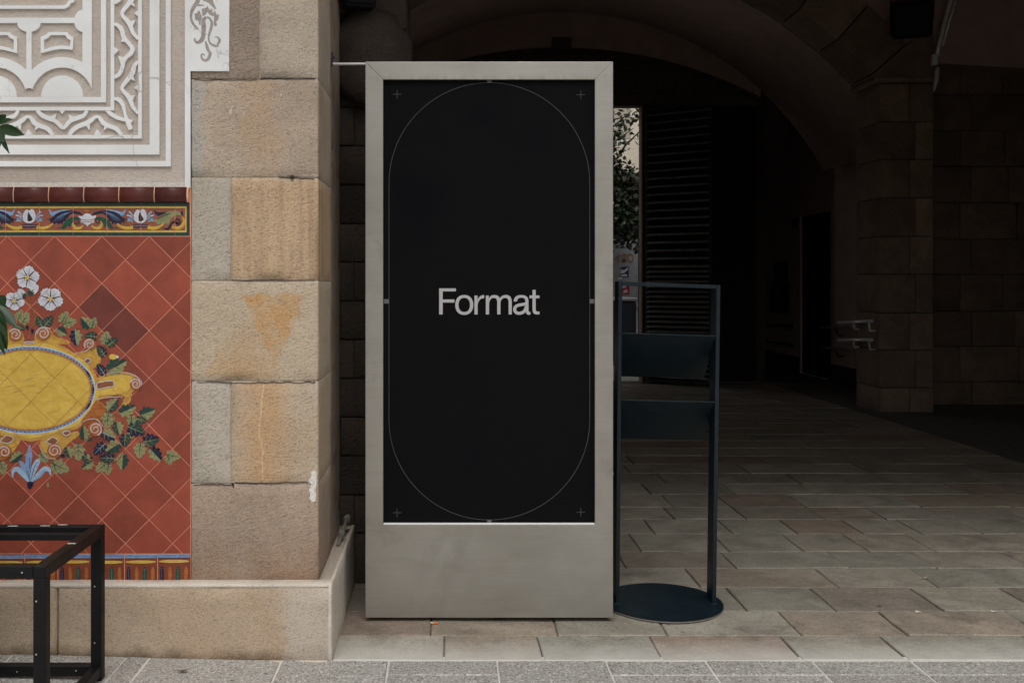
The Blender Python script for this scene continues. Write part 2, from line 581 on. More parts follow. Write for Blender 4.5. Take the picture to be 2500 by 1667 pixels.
def paint(name, r, g, b, r2=None, g2=None, b2=None, sc_=40, rough=.38):
    s = NT(name)
    a = alb(r, g, b, .84)
    bb = alb(r2, g2, b2, .84) if r2 is not None else mul(a, .72)
    n = s.noise(sc_, 6, .65, s.mapv(scale=(1, 1, 1.6), rot=(0, .6, 0)), .8)
    c = s.mix(s.r1(n, .35, .68), bb, a)
    return s.done(c, rough, s.bump(s.noise(sc_ * 2, 3), .1, .002), None, .45)
P = {
    'yellow': paint('yellow_glaze', 212, 180, 84, 194, 156, 62, 22),
    'yellow2': paint('deep_yellow_glaze', 202, 162, 72, 168, 122, 50, 26),
    'orange': paint('orange_glaze', 172, 104, 46, 138, 74, 30),
    'stem': paint('stem_brown_glaze', 150, 92, 58, 116, 66, 40),
    'white': paint('white_glaze', 206, 206, 210, 178, 182, 192, 50),
    'lilac': paint('lilac_white_glaze', 196, 180, 176, 170, 150, 150, 40),
    'olive': paint('pale_green_glaze', 152, 148, 104, 116, 118, 80, 60),
    'green': paint('dark_green_glaze', 34, 72, 62, 20, 46, 42, 60),
    'green2': paint('emerald_glaze', 26, 84, 60, 14, 56, 44, 50),
    'navy': paint('navy_glaze', 26, 30, 62, 16, 16, 36, 50),
    'blue': paint('light_blue_glaze', 132, 158, 190, 104, 130, 168, 50),
    'sky': paint('pale_blue_glaze', 166, 188, 204, 130, 160, 186, 50),
    'ink': paint('dark_line_glaze', 44, 34, 34, 30, 24, 26, 50),
    'teal': paint('teal_border_glaze', 30, 70, 60, 18, 46, 44, 30),
    'lemon': paint('lemon_glaze', 206, 178, 92, 190, 150, 58, 40),
}

# ================================================================== GROUND
def gz(x, y):
    """the granite strip climbs a little to the left along the plinth"""
    return 0.021 * min(max(0.0, -(x + .45)), 2.2) if y < 3.96 else 0.0

def mat_slate(name='worn_slate_paving', kk=1.0, dust=0.0):
    s = NT(name)
    v = s.shifted(51)
    base = s.ramp(s.rand(), [(0, alb(142, 135, 122, kk)), (.18, alb(148, 140, 126, kk)), (.36, alb(136, 132, 119, kk)), (.54, alb(142, 130, 115, kk)), (.68, alb(130, 121, 109, kk)), (.82, alb(152, 145, 132, kk)), (.93, alb(138, 122, 108, kk))], 'CONSTANT')
    c = s.mix(s.r1(s.noise(4, 6, .65, v, .8), .35, .68), mul((1, 1, 1, 1), .72), (1.12, 1.12, 1.12, 1))
    c = s.mix(1.0, base, c, 'MULTIPLY')
    c = s.mix(s.r1(s.noise(9, 6, .7, s.mapv(scale=(.4, 2.2, 1), vec=v)), .54, .72, 0, .4), c, alb(112, 96, 82))
    c = s.mix(s.r1(s.noise(85, 4, .8, v), .55, .68, 0, .45), c, alb(190, 184, 172, kk))
    c = s.mix(s.r1(s.noise(70, 4, .8, v), .34, .47, .6, 0), c, alb(72, 65, 57))
    c = s.mix(s.r1(s.noise(2.2, 7, .75), .52, .68, 0, .6), c, alb(80, 71, 61))
    c = s.mix(s.math('MULTIPLY', s.r1(s.voro(7.5), .05, .075, 1, 0), .5), c, alb(70, 64, 58))
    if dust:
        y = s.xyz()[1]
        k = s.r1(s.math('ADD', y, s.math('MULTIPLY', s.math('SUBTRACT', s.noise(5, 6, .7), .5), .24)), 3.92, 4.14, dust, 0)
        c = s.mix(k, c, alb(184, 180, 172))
    h = s.math('ADD', s.noise(14, 6, .6, v), s.math('MULTIPLY', s.noise(120, 4, .6, v), .35))
    return s.done(c, s.r1(s.noise(7, 5, .6, v), .3, .7, .5, .78), s.bump(h, .6, .012), None, .4)
M['slate'] = mat_slate(kk=.80)  # darkened to steepen the daylight falloff along the floor
M['slate_dusty_lit'] = mat_slate('dusty_lit_slate_paving', 1.12, .8)  # pale front dust, plus a lift standing in for stronger daylight
M['slate_mid'] = mat_slate('lighter_slate_paving', 1.0, 0)  # in-between tone, a step in the painted daylight falloff
def mat_granite():
    s = NT('bush_hammered_granite')
    v = s.shifted(31)
    c = s.mix(s.r1(s.noise(3, 5, .6, v), .35, .65), alb(142, 138, 132), alb(158, 155, 149))
    c = s.mix(s.r1(s.noise(12, 5, .6, v), .5, .7, 0, .4), c, alb(134, 120, 106))
    g = s.noise(82, 3, .8, v)
    c = s.mix(s.r1(g, .36, .49, .85, 0), c, alb(70, 66, 62))
    c = s.mix(s.r1(s.noise(110, 2, .7, v), .55, .66, 0, .7), c, alb(214, 211, 206))
    return s.done(c, .8, s.bump(g, .5, .004), None, .3)
M['granite'] = mat_granite()
M['floor_mortar'] = mat_stone('floor_mortar', alb(112, 104, 94), bump=.6, dark=.25, light=1.5)
M['pale_mortar_floor'] = mat_stone('fresh_floor_mortar', alb(206, 202, 194), bump=.6, dark=.8)
M['asphalt'] = mat_plain('dark_asphalt', (.035, .035, .037, 1), .9, .3, 60, bump=.4)

# ground sheet to the horizon
bm = bmesh.new()
for (x0, x1, y0, y1) in ((-200, 200, -200, 400),):
    q = [bm.verts.new(p) for p in ((x0, y0, -.06), (x1, y0, -.06), (x1, y1, -.06), (x0, y1, -.06))]
    bm.faces.new(q)
structure(bm_obj('ground', bm, M['asphalt']))

# granite strip in front
pave = structure(thing('pavement', '', '', (0, 3.4, 0)))
del pave['label'], pave['category']
bm = bmesh.new()
xs = [-6 + .25 * i for i in range(61)]
lo = [bm.verts.new((x, -3.0, gz(x, 3) - .004)) for x in xs]
hi = [bm.verts.new((x, 3.955, gz(x, 3) - .004)) for x in xs]
for i in range(60): bm.faces.new((lo[i], lo[i + 1], hi[i + 1], hi[i]))
bm_obj('mortar_bed', bm, M['pale_mortar_floor'], pave)

def flag(name, m, parent, x0, x1, y0, y1, rnd, gap=.004, top=0.0, tilt=.0015, sk=0.0, jit=.0018, zf=None):
    """one paving stone: slightly uneven outline, rounded top edge, a hair out of level"""
    bm = bmesh.new()
    x0 += gap; x1 -= gap; y0 += gap; y1 -= gap
    pts = []
    for (ax, ay, bx, by, n) in ((x0, y0, x1, y0, 4), (x1, y0, x1, y1, 2), (x1, y1, x0, y1, 4), (x0, y1, x0, y0, 2)):
        for i in range(n):
            t = i / n
            pts.append((ax + (bx - ax) * t + rnd.uniform(-jit, jit), ay + (by - ay) * t + rnd.uniform(-jit, jit)))
    cx, cy = (x0 + x1) / 2, (y0 + y1) / 2
    tx, ty = rnd.uniform(-tilt, tilt), rnd.uniform(-tilt, tilt)
    zo = rnd.uniform(-.0012, .0012)
    def z(x, y): return (zf(x, y) if zf else 0) + top + zo + tx * (x - cx) * 2 + ty * (y - cy) * 2
    b = .004
    A = [bm.verts.new((px, py, z(px, py) - .03)) for px, py in pts]
    B = [bm.verts.new((px, py, z(px, py) - b)) for px, py in pts]
    Cc = [bm.verts.new((px + (b if px < cx else -b) * min(1, abs(px - cx) / (cx - x0) * 1.0), py + (b if py < cy else -b) * min(1, abs(py - cy) / (cy - y0)), z(px, py))) for px, py in pts]
    n = len(pts)
    for i in range(n):
        j = (i + 1) % n
        bm.faces.new((A[i], A[j], B[j], B[i])); bm.faces.new((B[i], B[j], Cc[j], Cc[i]))
    bm.faces.new(Cc)
    return bm_obj(name, bm, m, parent)

rg = random.Random(11)
gx = [(567 - VX), (689 - VX), (950 - VX), (1213 - VX), (1477 - VX), (1724 - VX), (1982 - VX), (2224 - VX)]
row1 = [-2.2, -1.72, -1.27] + [((345 * FVK) - VX) / F * 3.91 + .0, (689 - VX) / F * 3.91, (950 - VX) / F * 3.91, (1213 - VX) / F * 3.91, (1478 - VX) / F * 3.91, (1722 - VX) / F * 3.91, (1982 - VX) / F * 3.91, (2222 - VX) / F * 3.91, 2.3, 2.75, 3.2]
rows = [(3.905, 3.765), (3.765, 3.30), (3.30, 2.84)]
for ri, (ya, yb) in enumerate(rows):
    for i in range(len(row1) - 1):
        xa, xb = row1[i], row1[i + 1]
        yy0, yy1 = yb, ya
        if ri == 0 and not (-.30 < xa < .1 or xa > .35 and rg.random() < .45):
            yy0 = 3.30            # a long slab takes both rows
        if ri == 1 and not any(abs(a - xa) < 1e-6 for a in _short): continue
        if ri == 0:
            if i == 0: _short = []
            if yy0 == yb: _short.append(xa)
        flag('granite_slab', M['granite'], pave, xa, xb, yy0, yy1, rg, gap=.0035, top=0.0, zf=gz, jit=.0008)

# passage floor of slate
floor = structure(thing('passage_floor', '', '', (0, 8, 0)))
del floor['label'], floor['category']
bm = bmesh.new()
q = [bm.verts.new(p) for p in ((-.55, 3.903, -.009), (4.8, 3.903, -.009), (4.8, 30, -.009), (-.55, 30, -.009))]
bm.faces.new(q)
q = [bm.verts.new(p) for p in ((-3, 4.9, -.008), (-.55, 4.9, -.008), (-.55, 30, -.008), (-3, 30, -.008))]
bm.faces.new(q)
bm_obj('mortar_bed', bm, M['floor_mortar'], floor)
bm = bmesh.new()
q = [bm.verts.new(p) for p in ((4.8, 3.9, -.012), (9, 3.9, -.012), (9, 30, -.012), (4.8, 30, -.012))]
bm.faces.new(q)
structure(bm_obj('side_ramp', bm, mat_plain('dark_stone_ramp', (.095, .085, .075, 1), .85, .35, 12, bump=.3)))
ry = [3.909, 4.186, 4.494, 4.845, 5.172, 5.488, 5.882, 6.239, 6.581, 6.977, 7.347, 7.742, 8.145]
while ry[-1] < 14.4: ry.append(ry[-1] + rg.uniform(.36, .44))
known = {
    0: [-.46, -.008, .384, .862, 1.414, 1.839, 2.45],
    1: [-.47, -.068, .478, .944, 1.514, 1.966, 2.55],
    2: [-.5, .02, .47, .93, 1.373, 1.786, 2.275],
    3: [-.5, .15, .62, 1.252, 1.938, 2.427],
    4: [-.5, .1, .5, .948, 1.526, 2.123, 2.584],
    5: [-.1, .3, .68, 1.088, 1.582, 2.0, 2.362, 2.737],
    6: [-.1, .35, .8, 1.247, 1.718, 2.105, 2.497, 2.85],
}
for i in range(len(ry) - 1):
    xs = list(known.get(i, []))
    if not xs:
        x = .3 + rg.uniform(0, .4); xs = [x]
    while xs[-1] < 4.75:
        xs.append(xs[-1] + rg.uniform(.36, .78) * (1 if i < 11 else 1.6))
    xs[-1] = 4.8
    if len(xs) > 2 and xs[-1] - xs[-2] < .2: xs.pop(-2)
    lim = (2560 - VX) / F * ry[i + 1]
    for a, b in zip(xs[:-1], xs[1:]):
        if a > lim: break
        flag('paving_slab', M['slate_dusty_lit' if i == 0 else ('slate_mid' if i == 1 else 'slate')], floor, a, b, ry[i], ry[i + 1], rg, gap=rg.choice([.002, .003, .004, .006]), tilt=.004 if i > 0 else .002, jit=.003)
# ================================================================== DECORATED WALL (plaster above, painted tiles below)
wall = thing('decorated_wall', 'plastered wall with raised white ornament above a red tiled dado painted with flowers', 'wall', (-1.4, 3.97, 0))
XR = wf(438.5, 0)[0]          # where the wall meets the stone pier
zc = W(0, 457)[1]             # underside of the plaster field
# body: plaster field and the backing of the tiles
bm = bmesh.new()
nx, nz = 30, 24
X0 = -3.2
add_box(bm, X0, XR, DW + .0006, 4.6, .2, W(0, 457.8)[1])
bm_obj('grout_backing', bm, M['grout'], wall)
bm = bmesh.new()
add_box(bm, X0, XR - .002, DW + .002, 4.6, zc - .004, 3.39)
bm_obj('plaster_field', bm, M['render'], wall)

YW = DW + .002
def relief(name, polys=(), strokes=(), rings=(), conv=w1, y=None, m='white', th=.0095):
    bm = bmesh.new()
    k = 0
    for p in polys:
        add_poly(bm, [conv(*q) for q in p], YW - th - k * .00025, th + k * .00025 + .001); k += 1
    for p, wd in strokes:
        wl = [q / 3.266 * DW / F for q in wd] if isinstance(wd, (list, tuple)) else wd / 3.266 * DW / F
        add_stroke(bm, [conv(*q) for q in p], wl, YW - th - k * .00025, th + k * .00025 + .001, n=6); k += 1
    for o, i in rings:
        add_ring(bm, [conv(*q) for q in o], [conv(*q) for q in i], YW - th - k * .00025, th + k * .00025 + .001); k += 1
    return bm_obj(name, bm, M[m], wall)

def L_band(xa, xb, ya, yb, top=-420, left=-1300):
    return [(left, ya), (xa, ya), (xa, top), (xb, top), (xb, yb), (left, yb)]
relief('relief_band', [[(1478, -420), (1521, -420), (1521, 1500), (1478, 1500)]])
relief('skirting_strip', [[(-1300, 1456), (1477, 1456), (1477, 1497), (-1300, 1497)]], m='white_dull', th=.009)
relief('relief_band', [L_band(1325, 1365, 1287, 1330)])
relief('relief_band', [L_band(1197, 1275, 1158, 1235)])
relief('relief_band', [L_band(1105, 1135, 1080, 1108)])
relief('relief_band', [L_band(887, 915, 857, 885)])

# arcaded panel
def arc_pts(cx, cy, rx, ry, a0, a1, n):
    return [(cx + rx * math.cos(math.radians(a0 + (a1 - a0) * i / n)), cy - ry * math.sin(math.radians(a0 + (a1 - a0) * i / n))) for i in range(n + 1)]
relief('relief_band', [L_band(810, 850, 779, 820)])
for cx in (500, -28, -556):
    relief('half_disc', [arc_pts(cx, 778, 167, 172, 180, 0, 28)])
for cx in (500, -28, -556):
    xl, xr_ = -264, (262 if cx == 500 else 264)
    out, inn = [], []
    for i in range(37):
        a = math.radians(18 + 144 * i / 36)
        ca, sa = math.cos(a), math.sin(a)
        ro = 330.0
        if ca > 1e-6: ro = min(ro, (235 if cx == 500 else 264) / ca)
        if ca < -1e-6: ro = min(ro, 264 / -ca)
        ri = min(247.0, ro - 1)
        out.append((cx + ro * ca, 790 - ro * sa)); inn.append((cx + ri * ca, 790 - ri * sa))
    bm = bmesh.new()
    add_ring(bm, [w1(*p) for p in out], [w1(*p) for p in inn], YW - .0095, .0105, closed=False)
    bm_obj('relief_arch', bm, M['white'], wall)
for cx in (236, -292):
    relief('relief_stem', [[(cx - 21, 200), (cx + 21, 200), (cx + 21, 590), (cx, 605), (cx - 21, 590)]], th=.0092)
    relief('half_disc', [[(cx + 95, 188)] + arc_pts(cx, 190, 93, 70, 0, -180, 20)[0:] ], th=.0090)
relief('relief_band', [[(662, -420), (736, -420), (736, 706), (700, 640), (662, 560)]], th=.0088)
relief('half_disc', [arc_pts(664, 172, 68, 87, 90, 270, 22)], th=.0093)
relief('relief_band', [[(-1300, 147), (606, 147), (606, 189), (-1300, 189)]], th=.0086)
relief('relief_band', strokes=[([(-1300, 63), (-600, 63), (0, 63), (520, 63)], 26)], th=.0094)
relief('relief_band', strokes=[([(515, 63), (548, 45), (558, 22), (585, 10), (583, -60), (583, -420)], 26)], th=.0090)
def keyframe(f):
    o = [(330, 430), (330, 362), (330, 300), (352, 292), (372, 282), (392, 262), (465, 262), (541, 262), (552, 280), (570, 292), (592, 304), (588, 355), (584, 403), (538, 398), (490, 396), (440, 402), (385, 415)]
    i = [(356, 404), (356, 362), (356, 322), (374, 316), (392, 304), (406, 286), (465, 285), (526, 286), (534, 302), (548, 318), (568, 326), (566, 350), (562, 376), (530, 371), (490, 369), (445, 374), (398, 386)]
    return [f(p) for p in o], [f(p) for p in i]
for f in (lambda p: p, lambda p: (472 - p[0], p[1]), lambda p: (p[0] - 1056, p[1])):
    relief('keyhole_frame', rings=[keyframe(f)])

# thorn scrolls between the bands
def vine(paths, thorns):
    relief('thorn_scroll', polys=thorns, strokes=paths, th=.009)
per = 592
def rep_v(dy):
    f = lambda pts: [(p[0], p[1] + dy) for p in pts]
    vine([(f([(914, 195), (948, 212), (975, 245), (990, 300), (1025, 345), (1058, 388), (1048, 428), (1010, 462), (988, 500), (978, 548), (955, 595), (914, 622)]), [22, 34, 34, 28, 38, 30, 30, 30, 26])],
         [f([(966, 336), (985, 300), (1003, 340)]), f([(945, 450), (985, 462), (1000, 500), (968, 520)]), f([(914, 378), (952, 405), (914, 442)])])
rep_v(0); rep_v(-per)
for dy in (0, -per, -2 * per):
    vine([([(1106, 497 + dy), (1078, 528 + dy), (1060, 585 + dy), (1025, 635 + dy), (982, 690 + dy), (984, 725 + dy), (1025, 770 + dy), (1048, 815 + dy), (1066, 860 + dy), (1106, 908 + dy)], [24, 30, 40, 34, 26, 26, 36, 34, 28, 24])],
         [[(1050, 560 + dy), (1078, 652 + dy), (1030, 625 + dy)], [(1082, 762 + dy), (1030, 770 + dy), (1060, 812 + dy)], [(1106, 680 + dy), (1074, 704 + dy), (1106, 730 + dy)]])
vine([([(914, 790), (955, 802), (985, 845), (998, 900), (1012, 950), (1030, 992), (1046, 1036)], [22, 34, 30, 22, 26, 40, 34])], [])
relief('thorn_scroll', th=.0086, strokes=[([(850, 880), (890, 912), (940, 942), (1000, 958), (1058, 972)], [24, 34, 30, 26, 20])])
for dx in (0, -548, -1096):
    vine([([(300 + dx, 885), (345 + dx, 925), (400 + dx, 950), (450 + dx, 972), (495 + dx, 1018), (520 + dx, 1018), (565 + dx, 968), (620 + dx, 945), (670 + dx, 925), (700 + dx, 885)], [26, 36, 34, 30, 24, 24, 32, 34, 30, 24])],
         [[(455 + dx, 908), (398 + dx, 940), (440 + dx, 972)], [(550 + dx, 915), (610 + dx, 942), (560 + dx, 978)], [(478 + dx, 884), (524 + dx, 884), (500 + dx, 914)]])
for dx in (0, -548, -1096):
    vine([([(556 + dx, 1083), (585 + dx, 1042), (630 + dx, 1010), (690 + dx, 988), (735 + dx, 960), (762 + dx, 938), (792 + dx, 938), (830 + dx, 985), (880 + dx, 1010), (930 + dx, 1030), (975 + dx, 1083)], [26, 34, 34, 36, 34, 24, 24, 36, 34, 34, 24])],
         [[(718 + dx, 1042), (678 + dx, 992), (722 + dx, 985)], [(830 + dx, 1042), (845 + dx, 975), (880 + dx, 1010)], [(752 + dx, 1082), (812 + dx, 1082), (778 + dx, 1032)]])

# ---- dark red cornice tiles (rounded nosing)
zt, zb = W(0, 457.5)[1], W(0, 494.5)[1]
xj = [x / 3.92 for x in (-1195, -860, -525, -190, 145, 480, 815, 1150, 1487, 1800)]
for a, b in zip(xj[:-1], xj[1:]):
    bm = bmesh.new()
    xa, xb = W(a, 0)[0] + .0023, W(b, 0)[0] - .0023
    prof = []
    for i in range(9):
        t = i / 8
        zz = zt + (zb - zt) * t
        yy = DW - .004 - .016 * math.sin(math.pi * min(1, .15 + t * .62)) ** .8
        prof.append((yy, zz))
    prof.append((DW + .004, zb)); prof.insert(0, (DW + .006, zt))
    A = [bm.verts.new((xa, p[0], p[1])) for p in prof]
    B = [bm.verts.new((xb, p[0], p[1])) for p in prof]
    for i in range(len(prof) - 1): bm.faces.new((A[i], A[i + 1], B[i + 1], B[i]))
    bm.faces.new(A); bm.faces.new(B[::-1])
    bm_obj('cornice_tile', bm, M['oxblood'], wall, True)
bm = bmesh.new()
A = [bm.verts.new((X0, p[0] + .0022, p[1] + (.001 if k < len(prof) / 2 else -.0))) for k, p in enumerate(prof)]
B = [bm.verts.new((XR - .006, p[0] + .0022, p[1])) for p in prof]
for i in range(len(prof) - 1): bm.faces.new((A[i], A[i + 1], B[i + 1], B[i]))
bm_obj('cornice_joint', bm, M['grout_pale'], wall, True)

# ---- frieze tiles
fx = [x / 3.92 for x in (-1245, -922, -597, -272, 52, 375, 700, 1022, 1348, 1675, 1818)]
fzt, fzb = W(0, 496)[1], W(0, 575.6)[1]
for a, b in zip(fx[:-1], fx[1:]):
    box('frieze_tile', M['brickred'], wall, W(a, 0)[0] + .0009, W(b, 0)[0] - .0009, DW, DW + .008, fzb, fzt, .0006)

# ---- diagonal field tiles
V0 = w2(70, 575)
U = 226 / 3.92 * DW / F
PX0, PX1 = -2.6, XR - .001
PZ1, PZ0 = W(0, 577.5)[1], W(0, 1351)[1]
G = .0010
dark_c = [w2(974, 1250), w2(1200, 1475)]
for i in range(-12, 9):
    for j in range(-2, 9):
        for (ox, oz) in ((U, 0.0), (0.0, -U)):
            cx, cz_ = V0[0] + ox + 2 * U * i, V0[1] + oz - 2 * U * j
            q = [(cx - U, cz_), (cx, cz_ - U), (cx + U, cz_), (cx, cz_ + U)]
            q = clip_poly(q, PX0, PX1, PZ0, PZ1)
            if len(q) < 3: continue
            q = inset_convex(q, G)
            if len(q) < 3: continue
            ar = abs(sum(q[k][0] * q[(k + 1) % len(q)][1] - q[(k + 1) % len(q)][0] * q[k][1] for k in range(len(q)))) / 2
            if ar < 2e-4 or cx < -2.35: continue
            bm = bmesh.new()
            yo = R.uniform(-.0003, .0003)
            add_poly(bm, q, DW + yo, .008)
            mm = 'terracotta'
            for d in dark_c:
                if abs(d[0] - cx) < .02 and abs(d[1] - cz_) < .02: mm = 'terracotta_dark'
            bm_obj('tile', bm, M[mm], wall)

# ---- base border tiles
bz1, bz0 = W(0, 1352)[1], W(0, 1421)[1]
bx = [466 - 81.2 * k for k in range(0, 13)][::-1]
for a, b in zip(bx[:-1], bx[1:]):
    bj = R.uniform(-1.2, 1.2)
    box('base_tile', M['brickred2'], wall, W(a, 0)[0] + .0008, W(b, 0)[0] - .0008, DW + .0002, DW + .008, bz0 - .004, bz1 + bj * .0006, .0006)

# ---- everything painted on the tiles: thin layers of glaze, cut where the grout runs
LAY = [0]
def grout_cut(bm, diag=True, vlines=()):
    if diag:
        pts = [v.co for v in bm.verts]
        if not pts: return
        for sg in (1, -1):
            vals = [(p.x - V0[0]) + sg * (p.z - V0[1]) for p in pts]
            k0, k1 = int(math.floor(min(vals) / (2 * U))), int(math.ceil(max(vals) / (2 * U)))
            for k in range(k0, k1 + 1):
                c = 2 * U * k
                no = Vector((1, 0, sg)).normalized()
                for s in (-1, 1):
                    pt = Vector((V0[0] + c, 0, V0[1])) + no * (G * .85 * s)
                    bmesh.ops.bisect_plane(bm, geom=bm.verts[:] + bm.edges[:] + bm.faces[:], plane_co=pt, plane_no=no, dist=1e-6)
                kill = []
                for f in bm.faces:
                    m = f.calc_center_median()
                    e = abs(((m.x - V0[0]) + sg * (m.z - V0[1]) - c) / math.sqrt(2))
                    if e < G * .84: kill.append(f)
                if kill: bmesh.ops.delete(bm, geom=kill, context='FACES')
    for x in vlines:
        for s in (-1, 1):
            bmesh.ops.bisect_plane(bm, geom=bm.verts[:] + bm.edges[:] + bm.faces[:], plane_co=Vector((x + s * .0009, 0, 0)), plane_no=Vector((1, 0, 0)), dist=1e-6)
        kill = [f for f in bm.faces if abs(f.calc_center_median().x - x) < .0009]
        if kill: bmesh.ops.delete(bm, geom=kill, context='FACES')

class Decal:
    """painted shape of several colours; later shapes lie over earlier ones"""
    def __init__(s, conv, unit, base=DW, diag=True, vlines=()):
        s.bm = bmesh.new(); s.conv = conv; s.u = unit * DW / F; s.mats = []; s.k = 0; s.base = base; s.diag = diag; s.vl = vlines
        LAY[0] += 1
        s.y0 = base - .0007 - (LAY[0] % 40) * .00003
    def mi(s, m):
        if m not in s.mats: s.mats.append(m)
        return s.mats.index(m)
    def y(s):
        s.k += 1
        return s.y0 - s.k * .00006
    def poly(s, pts, m, sm=0):
        q = [s.conv(*p) for p in pts]
        if sm:
            q = smooth_path(q + [q[0]], sm)[:-1]
        add_poly(s.bm, q, s.y(), 0, s.mi(m)); return s
    def stroke(s, pts, wd, m, n=6):
        wl = [q * s.u for q in wd] if isinstance(wd, (list, tuple)) else wd * s.u
        add_stroke(s.bm, [s.conv(*p) for p in pts], wl, s.y(), 0, s.mi(m), n); return s
    def disc(s, x, y, rx, ry, m, n=16):
        add_poly(s.bm, [s.conv(x + rx * math.cos(2 * math.pi * i / n), y + ry * math.sin(2 * math.pi * i / n)) for i in range(n)], s.y(), 0, s.mi(m)); return s
    def ring(s, x, y, rx, ry, wd, m, n=40):
        o = [s.conv(x + rx * math.cos(2 * math.pi * i / n), y + ry * math.sin(2 * math.pi * i / n)) for i in range(n)]
        i_ = [s.conv(x + (rx - wd) * math.cos(2 * math.pi * i / n), y + (ry - wd) * math.sin(2 * math.pi * i / n)) for i in range(n)]
        add_ring(s.bm, o, i_, s.y(), 0, s.mi(m)); return s
    def spiral(s, x, y, r, turns, wd, m, a0=0.0, flip=1):
        n = int(14 * turns)
        pts = [(x + r * (1 - .8 * i / n) * math.cos(a0 + flip * 2 * math.pi * turns * i / n), y + r * (1 - .8 * i / n) * math.sin(a0 + flip * 2 * math.pi * turns * i / n)) for i in range(n + 1)]
        return s.stroke(pts, [wd, wd * .7], m, 2)
    def dots(s, p, q, n, r, m, curve=None):
        for i in range(n):
            t = i / max(1, n - 1)
            s.disc(p[0] + (q[0] - p[0]) * t, p[1] + (q[1] - p[1]) * t, r, r, m, 6); s.k -= 1
        s.k += 1
        return s
    def end(s, name, label=None):
        grout_cut(s.bm, s.diag, s.vl)
        return bm_obj(name, s.bm, [P[m] for m in s.mats], wall, False, label)

U3 = 1 / 2.45
def D3(): return Decal(w3, U3)
# cartouche
CX, CY = 175, 862
d = D3()
def ell(rx, ry, n=72): return [(CX + rx * math.cos(2 * math.pi * i / n), CY + ry * math.sin(2 * math.pi * i / n)) for i in range(n)]
def wav(rx, ry, n=96):
    out = []
    for i in range(n):
        t = 2 * math.pi * i / n
        k = 1 + .022 * math.sin(9 * t + .6) + .012 * math.sin(17 * t)
        out.append((CX + rx * k * math.cos(t), CY + ry * k * math.sin(t)))
    return out
d.poly(wav(424, 298), 'yellow2')
d.poly([(560, 800), (640, 765), (730, 756), (800, 772), (845, 805), (848, 838), (815, 858), (790, 880), (780, 930), (748, 962), (728, 950), (745, 905), (700, 890), (620, 912), (560, 922)], 'yellow2', 3)
d.poly([(420, 640), (470, 640), (520, 628), (556, 590), (570, 570), (582, 640), (606, 682), (575, 726), (520, 738), (470, 715)], 'yellow2', 3)
d.poly([(205, 605), (212, 530), (250, 492), (300, 500), (330, 540), (408, 566), (412, 588), (350, 590), (372, 622), (300, 640)], 'yellow2', 3)
d.poly([(40, 570), (40, 520), (85, 490), (128, 505), (146, 560), (130, 600), (40, 620)], 'yellow2', 3)
d.poly([(-60, 570), (-120, 530), (-190, 560), (-150, 620), (-60, 620)], 'yellow2', 3)
d.poly([(530, 990), (560, 930), (612, 936), (632, 978), (612, 1040), (520, 1062), (470, 1050)], 'orange', 3)
d.poly([(250, 1130), (400, 1120), (462, 1108), (474, 1132), (410, 1180), (372, 1225), (335, 1272), (290, 1262), (240, 1200)], 'yellow2', 3)
d.poly([(130, 1150), (110, 1190), (60, 1255), (20, 1278), (-20, 1250), (-20, 1150)], 'yellow2', 3)
d.poly(wav(408, 280), 'yellow')
d.poly([(600, 790), (720, 772), (790, 790), (760, 870), (620, 892), (575, 880)], 'yellow', 3)
d.ring(CX, CY, 390, 258, 16, 'blue', 96)
d.ring(CX, CY, 396, 263, 5, 'white', 96)
d.ring(CX, CY, 376, 244, 16, 'yellow2', 96)
d.ring(CX, CY, 376, 244, 6, 'orange', 96)
for i in range(0, 96):
    t = 2 * math.pi * i / 96
    d.disc(CX + 380 * math.cos(t), CY + 250 * math.sin(t), 4.2, 4.2, 'navy', 6); d.k -= 1
d.k += 1
d.poly(ell(360, 229), 'yellow')
for t0 in (-30, -8, 14):
    d.stroke([(CX + 384 * math.cos(math.radians(t0 + k * 3)), CY + 252 * math.sin(math.radians(t0 + k * 3))) for k in range(6)], [2, 15, 2], 'navy')
# brushmarks on the boss
for i in range(26):
    a = R.uniform(0, 6.28); rr = R.uniform(.1, .8)
    bx_, by_ = CX + 350 * rr * math.cos(a), CY + 215 * rr * math.sin(a)
    L_ = R.uniform(15, 50)
    d.stroke([(bx_ - L_, by_ + L_ * .22), (bx_, by_ + R.uniform(-3, 3)), (bx_ + L_, by_ - L_ * .22)], [.6, R.uniform(1.5, 4), .6], R.choice(['yellow2', 'yellow2', 'olive', 'lemon']))
# terracotta openings in the strapwork, with white edges
for q in ([(582, 818), (676, 806), (682, 838), (650, 842), (585, 856)], [(506, 688), (526, 672), (544, 686), (526, 704)], [(276, 1172), (318, 1142), (350, 1166), (320, 1188)], [(2, 1168), (40, 1132), (86, 1150), (50, 1180)], [(150, 574), (205, 574), (200, 584), (152, 584)], [(375, 1115), (405, 1105), (425, 1118), (395, 1135)]):
    d.poly(q, 'stem')
    d.stroke(q + [q[0]], 4.5, 'white', 2)
for (x, y, r, a0, fl) in ((262, 524, 38, 3.1, 1), (94, 530, 36, 3.6, 1), (538, 588, 32, 2.4, 1), (814, 826, 32, 3.4, 1), (572, 1094, 40, 1.2, -1), (328, 1224, 40, .6, -1), (30, 1230, 38, 2.4, 1), (-150, 560, 34, 0, 1)):
    d.disc(x, y, r + 4, r + 4, 'orange')
    d.spiral(x, y, r, 1.7, 9, 'lilac', a0, fl)
d.stroke([(640, 762), (730, 754), (805, 772), (848, 812), (848, 838)], [3, 6, 8], 'lilac')
d.stroke([(455, 640), (520, 626), (560, 590)], [3, 6, 3], 'lilac')
d.stroke([(212, 560), (222, 510), (262, 486), (305, 496)], [3, 8, 5], 'lilac')
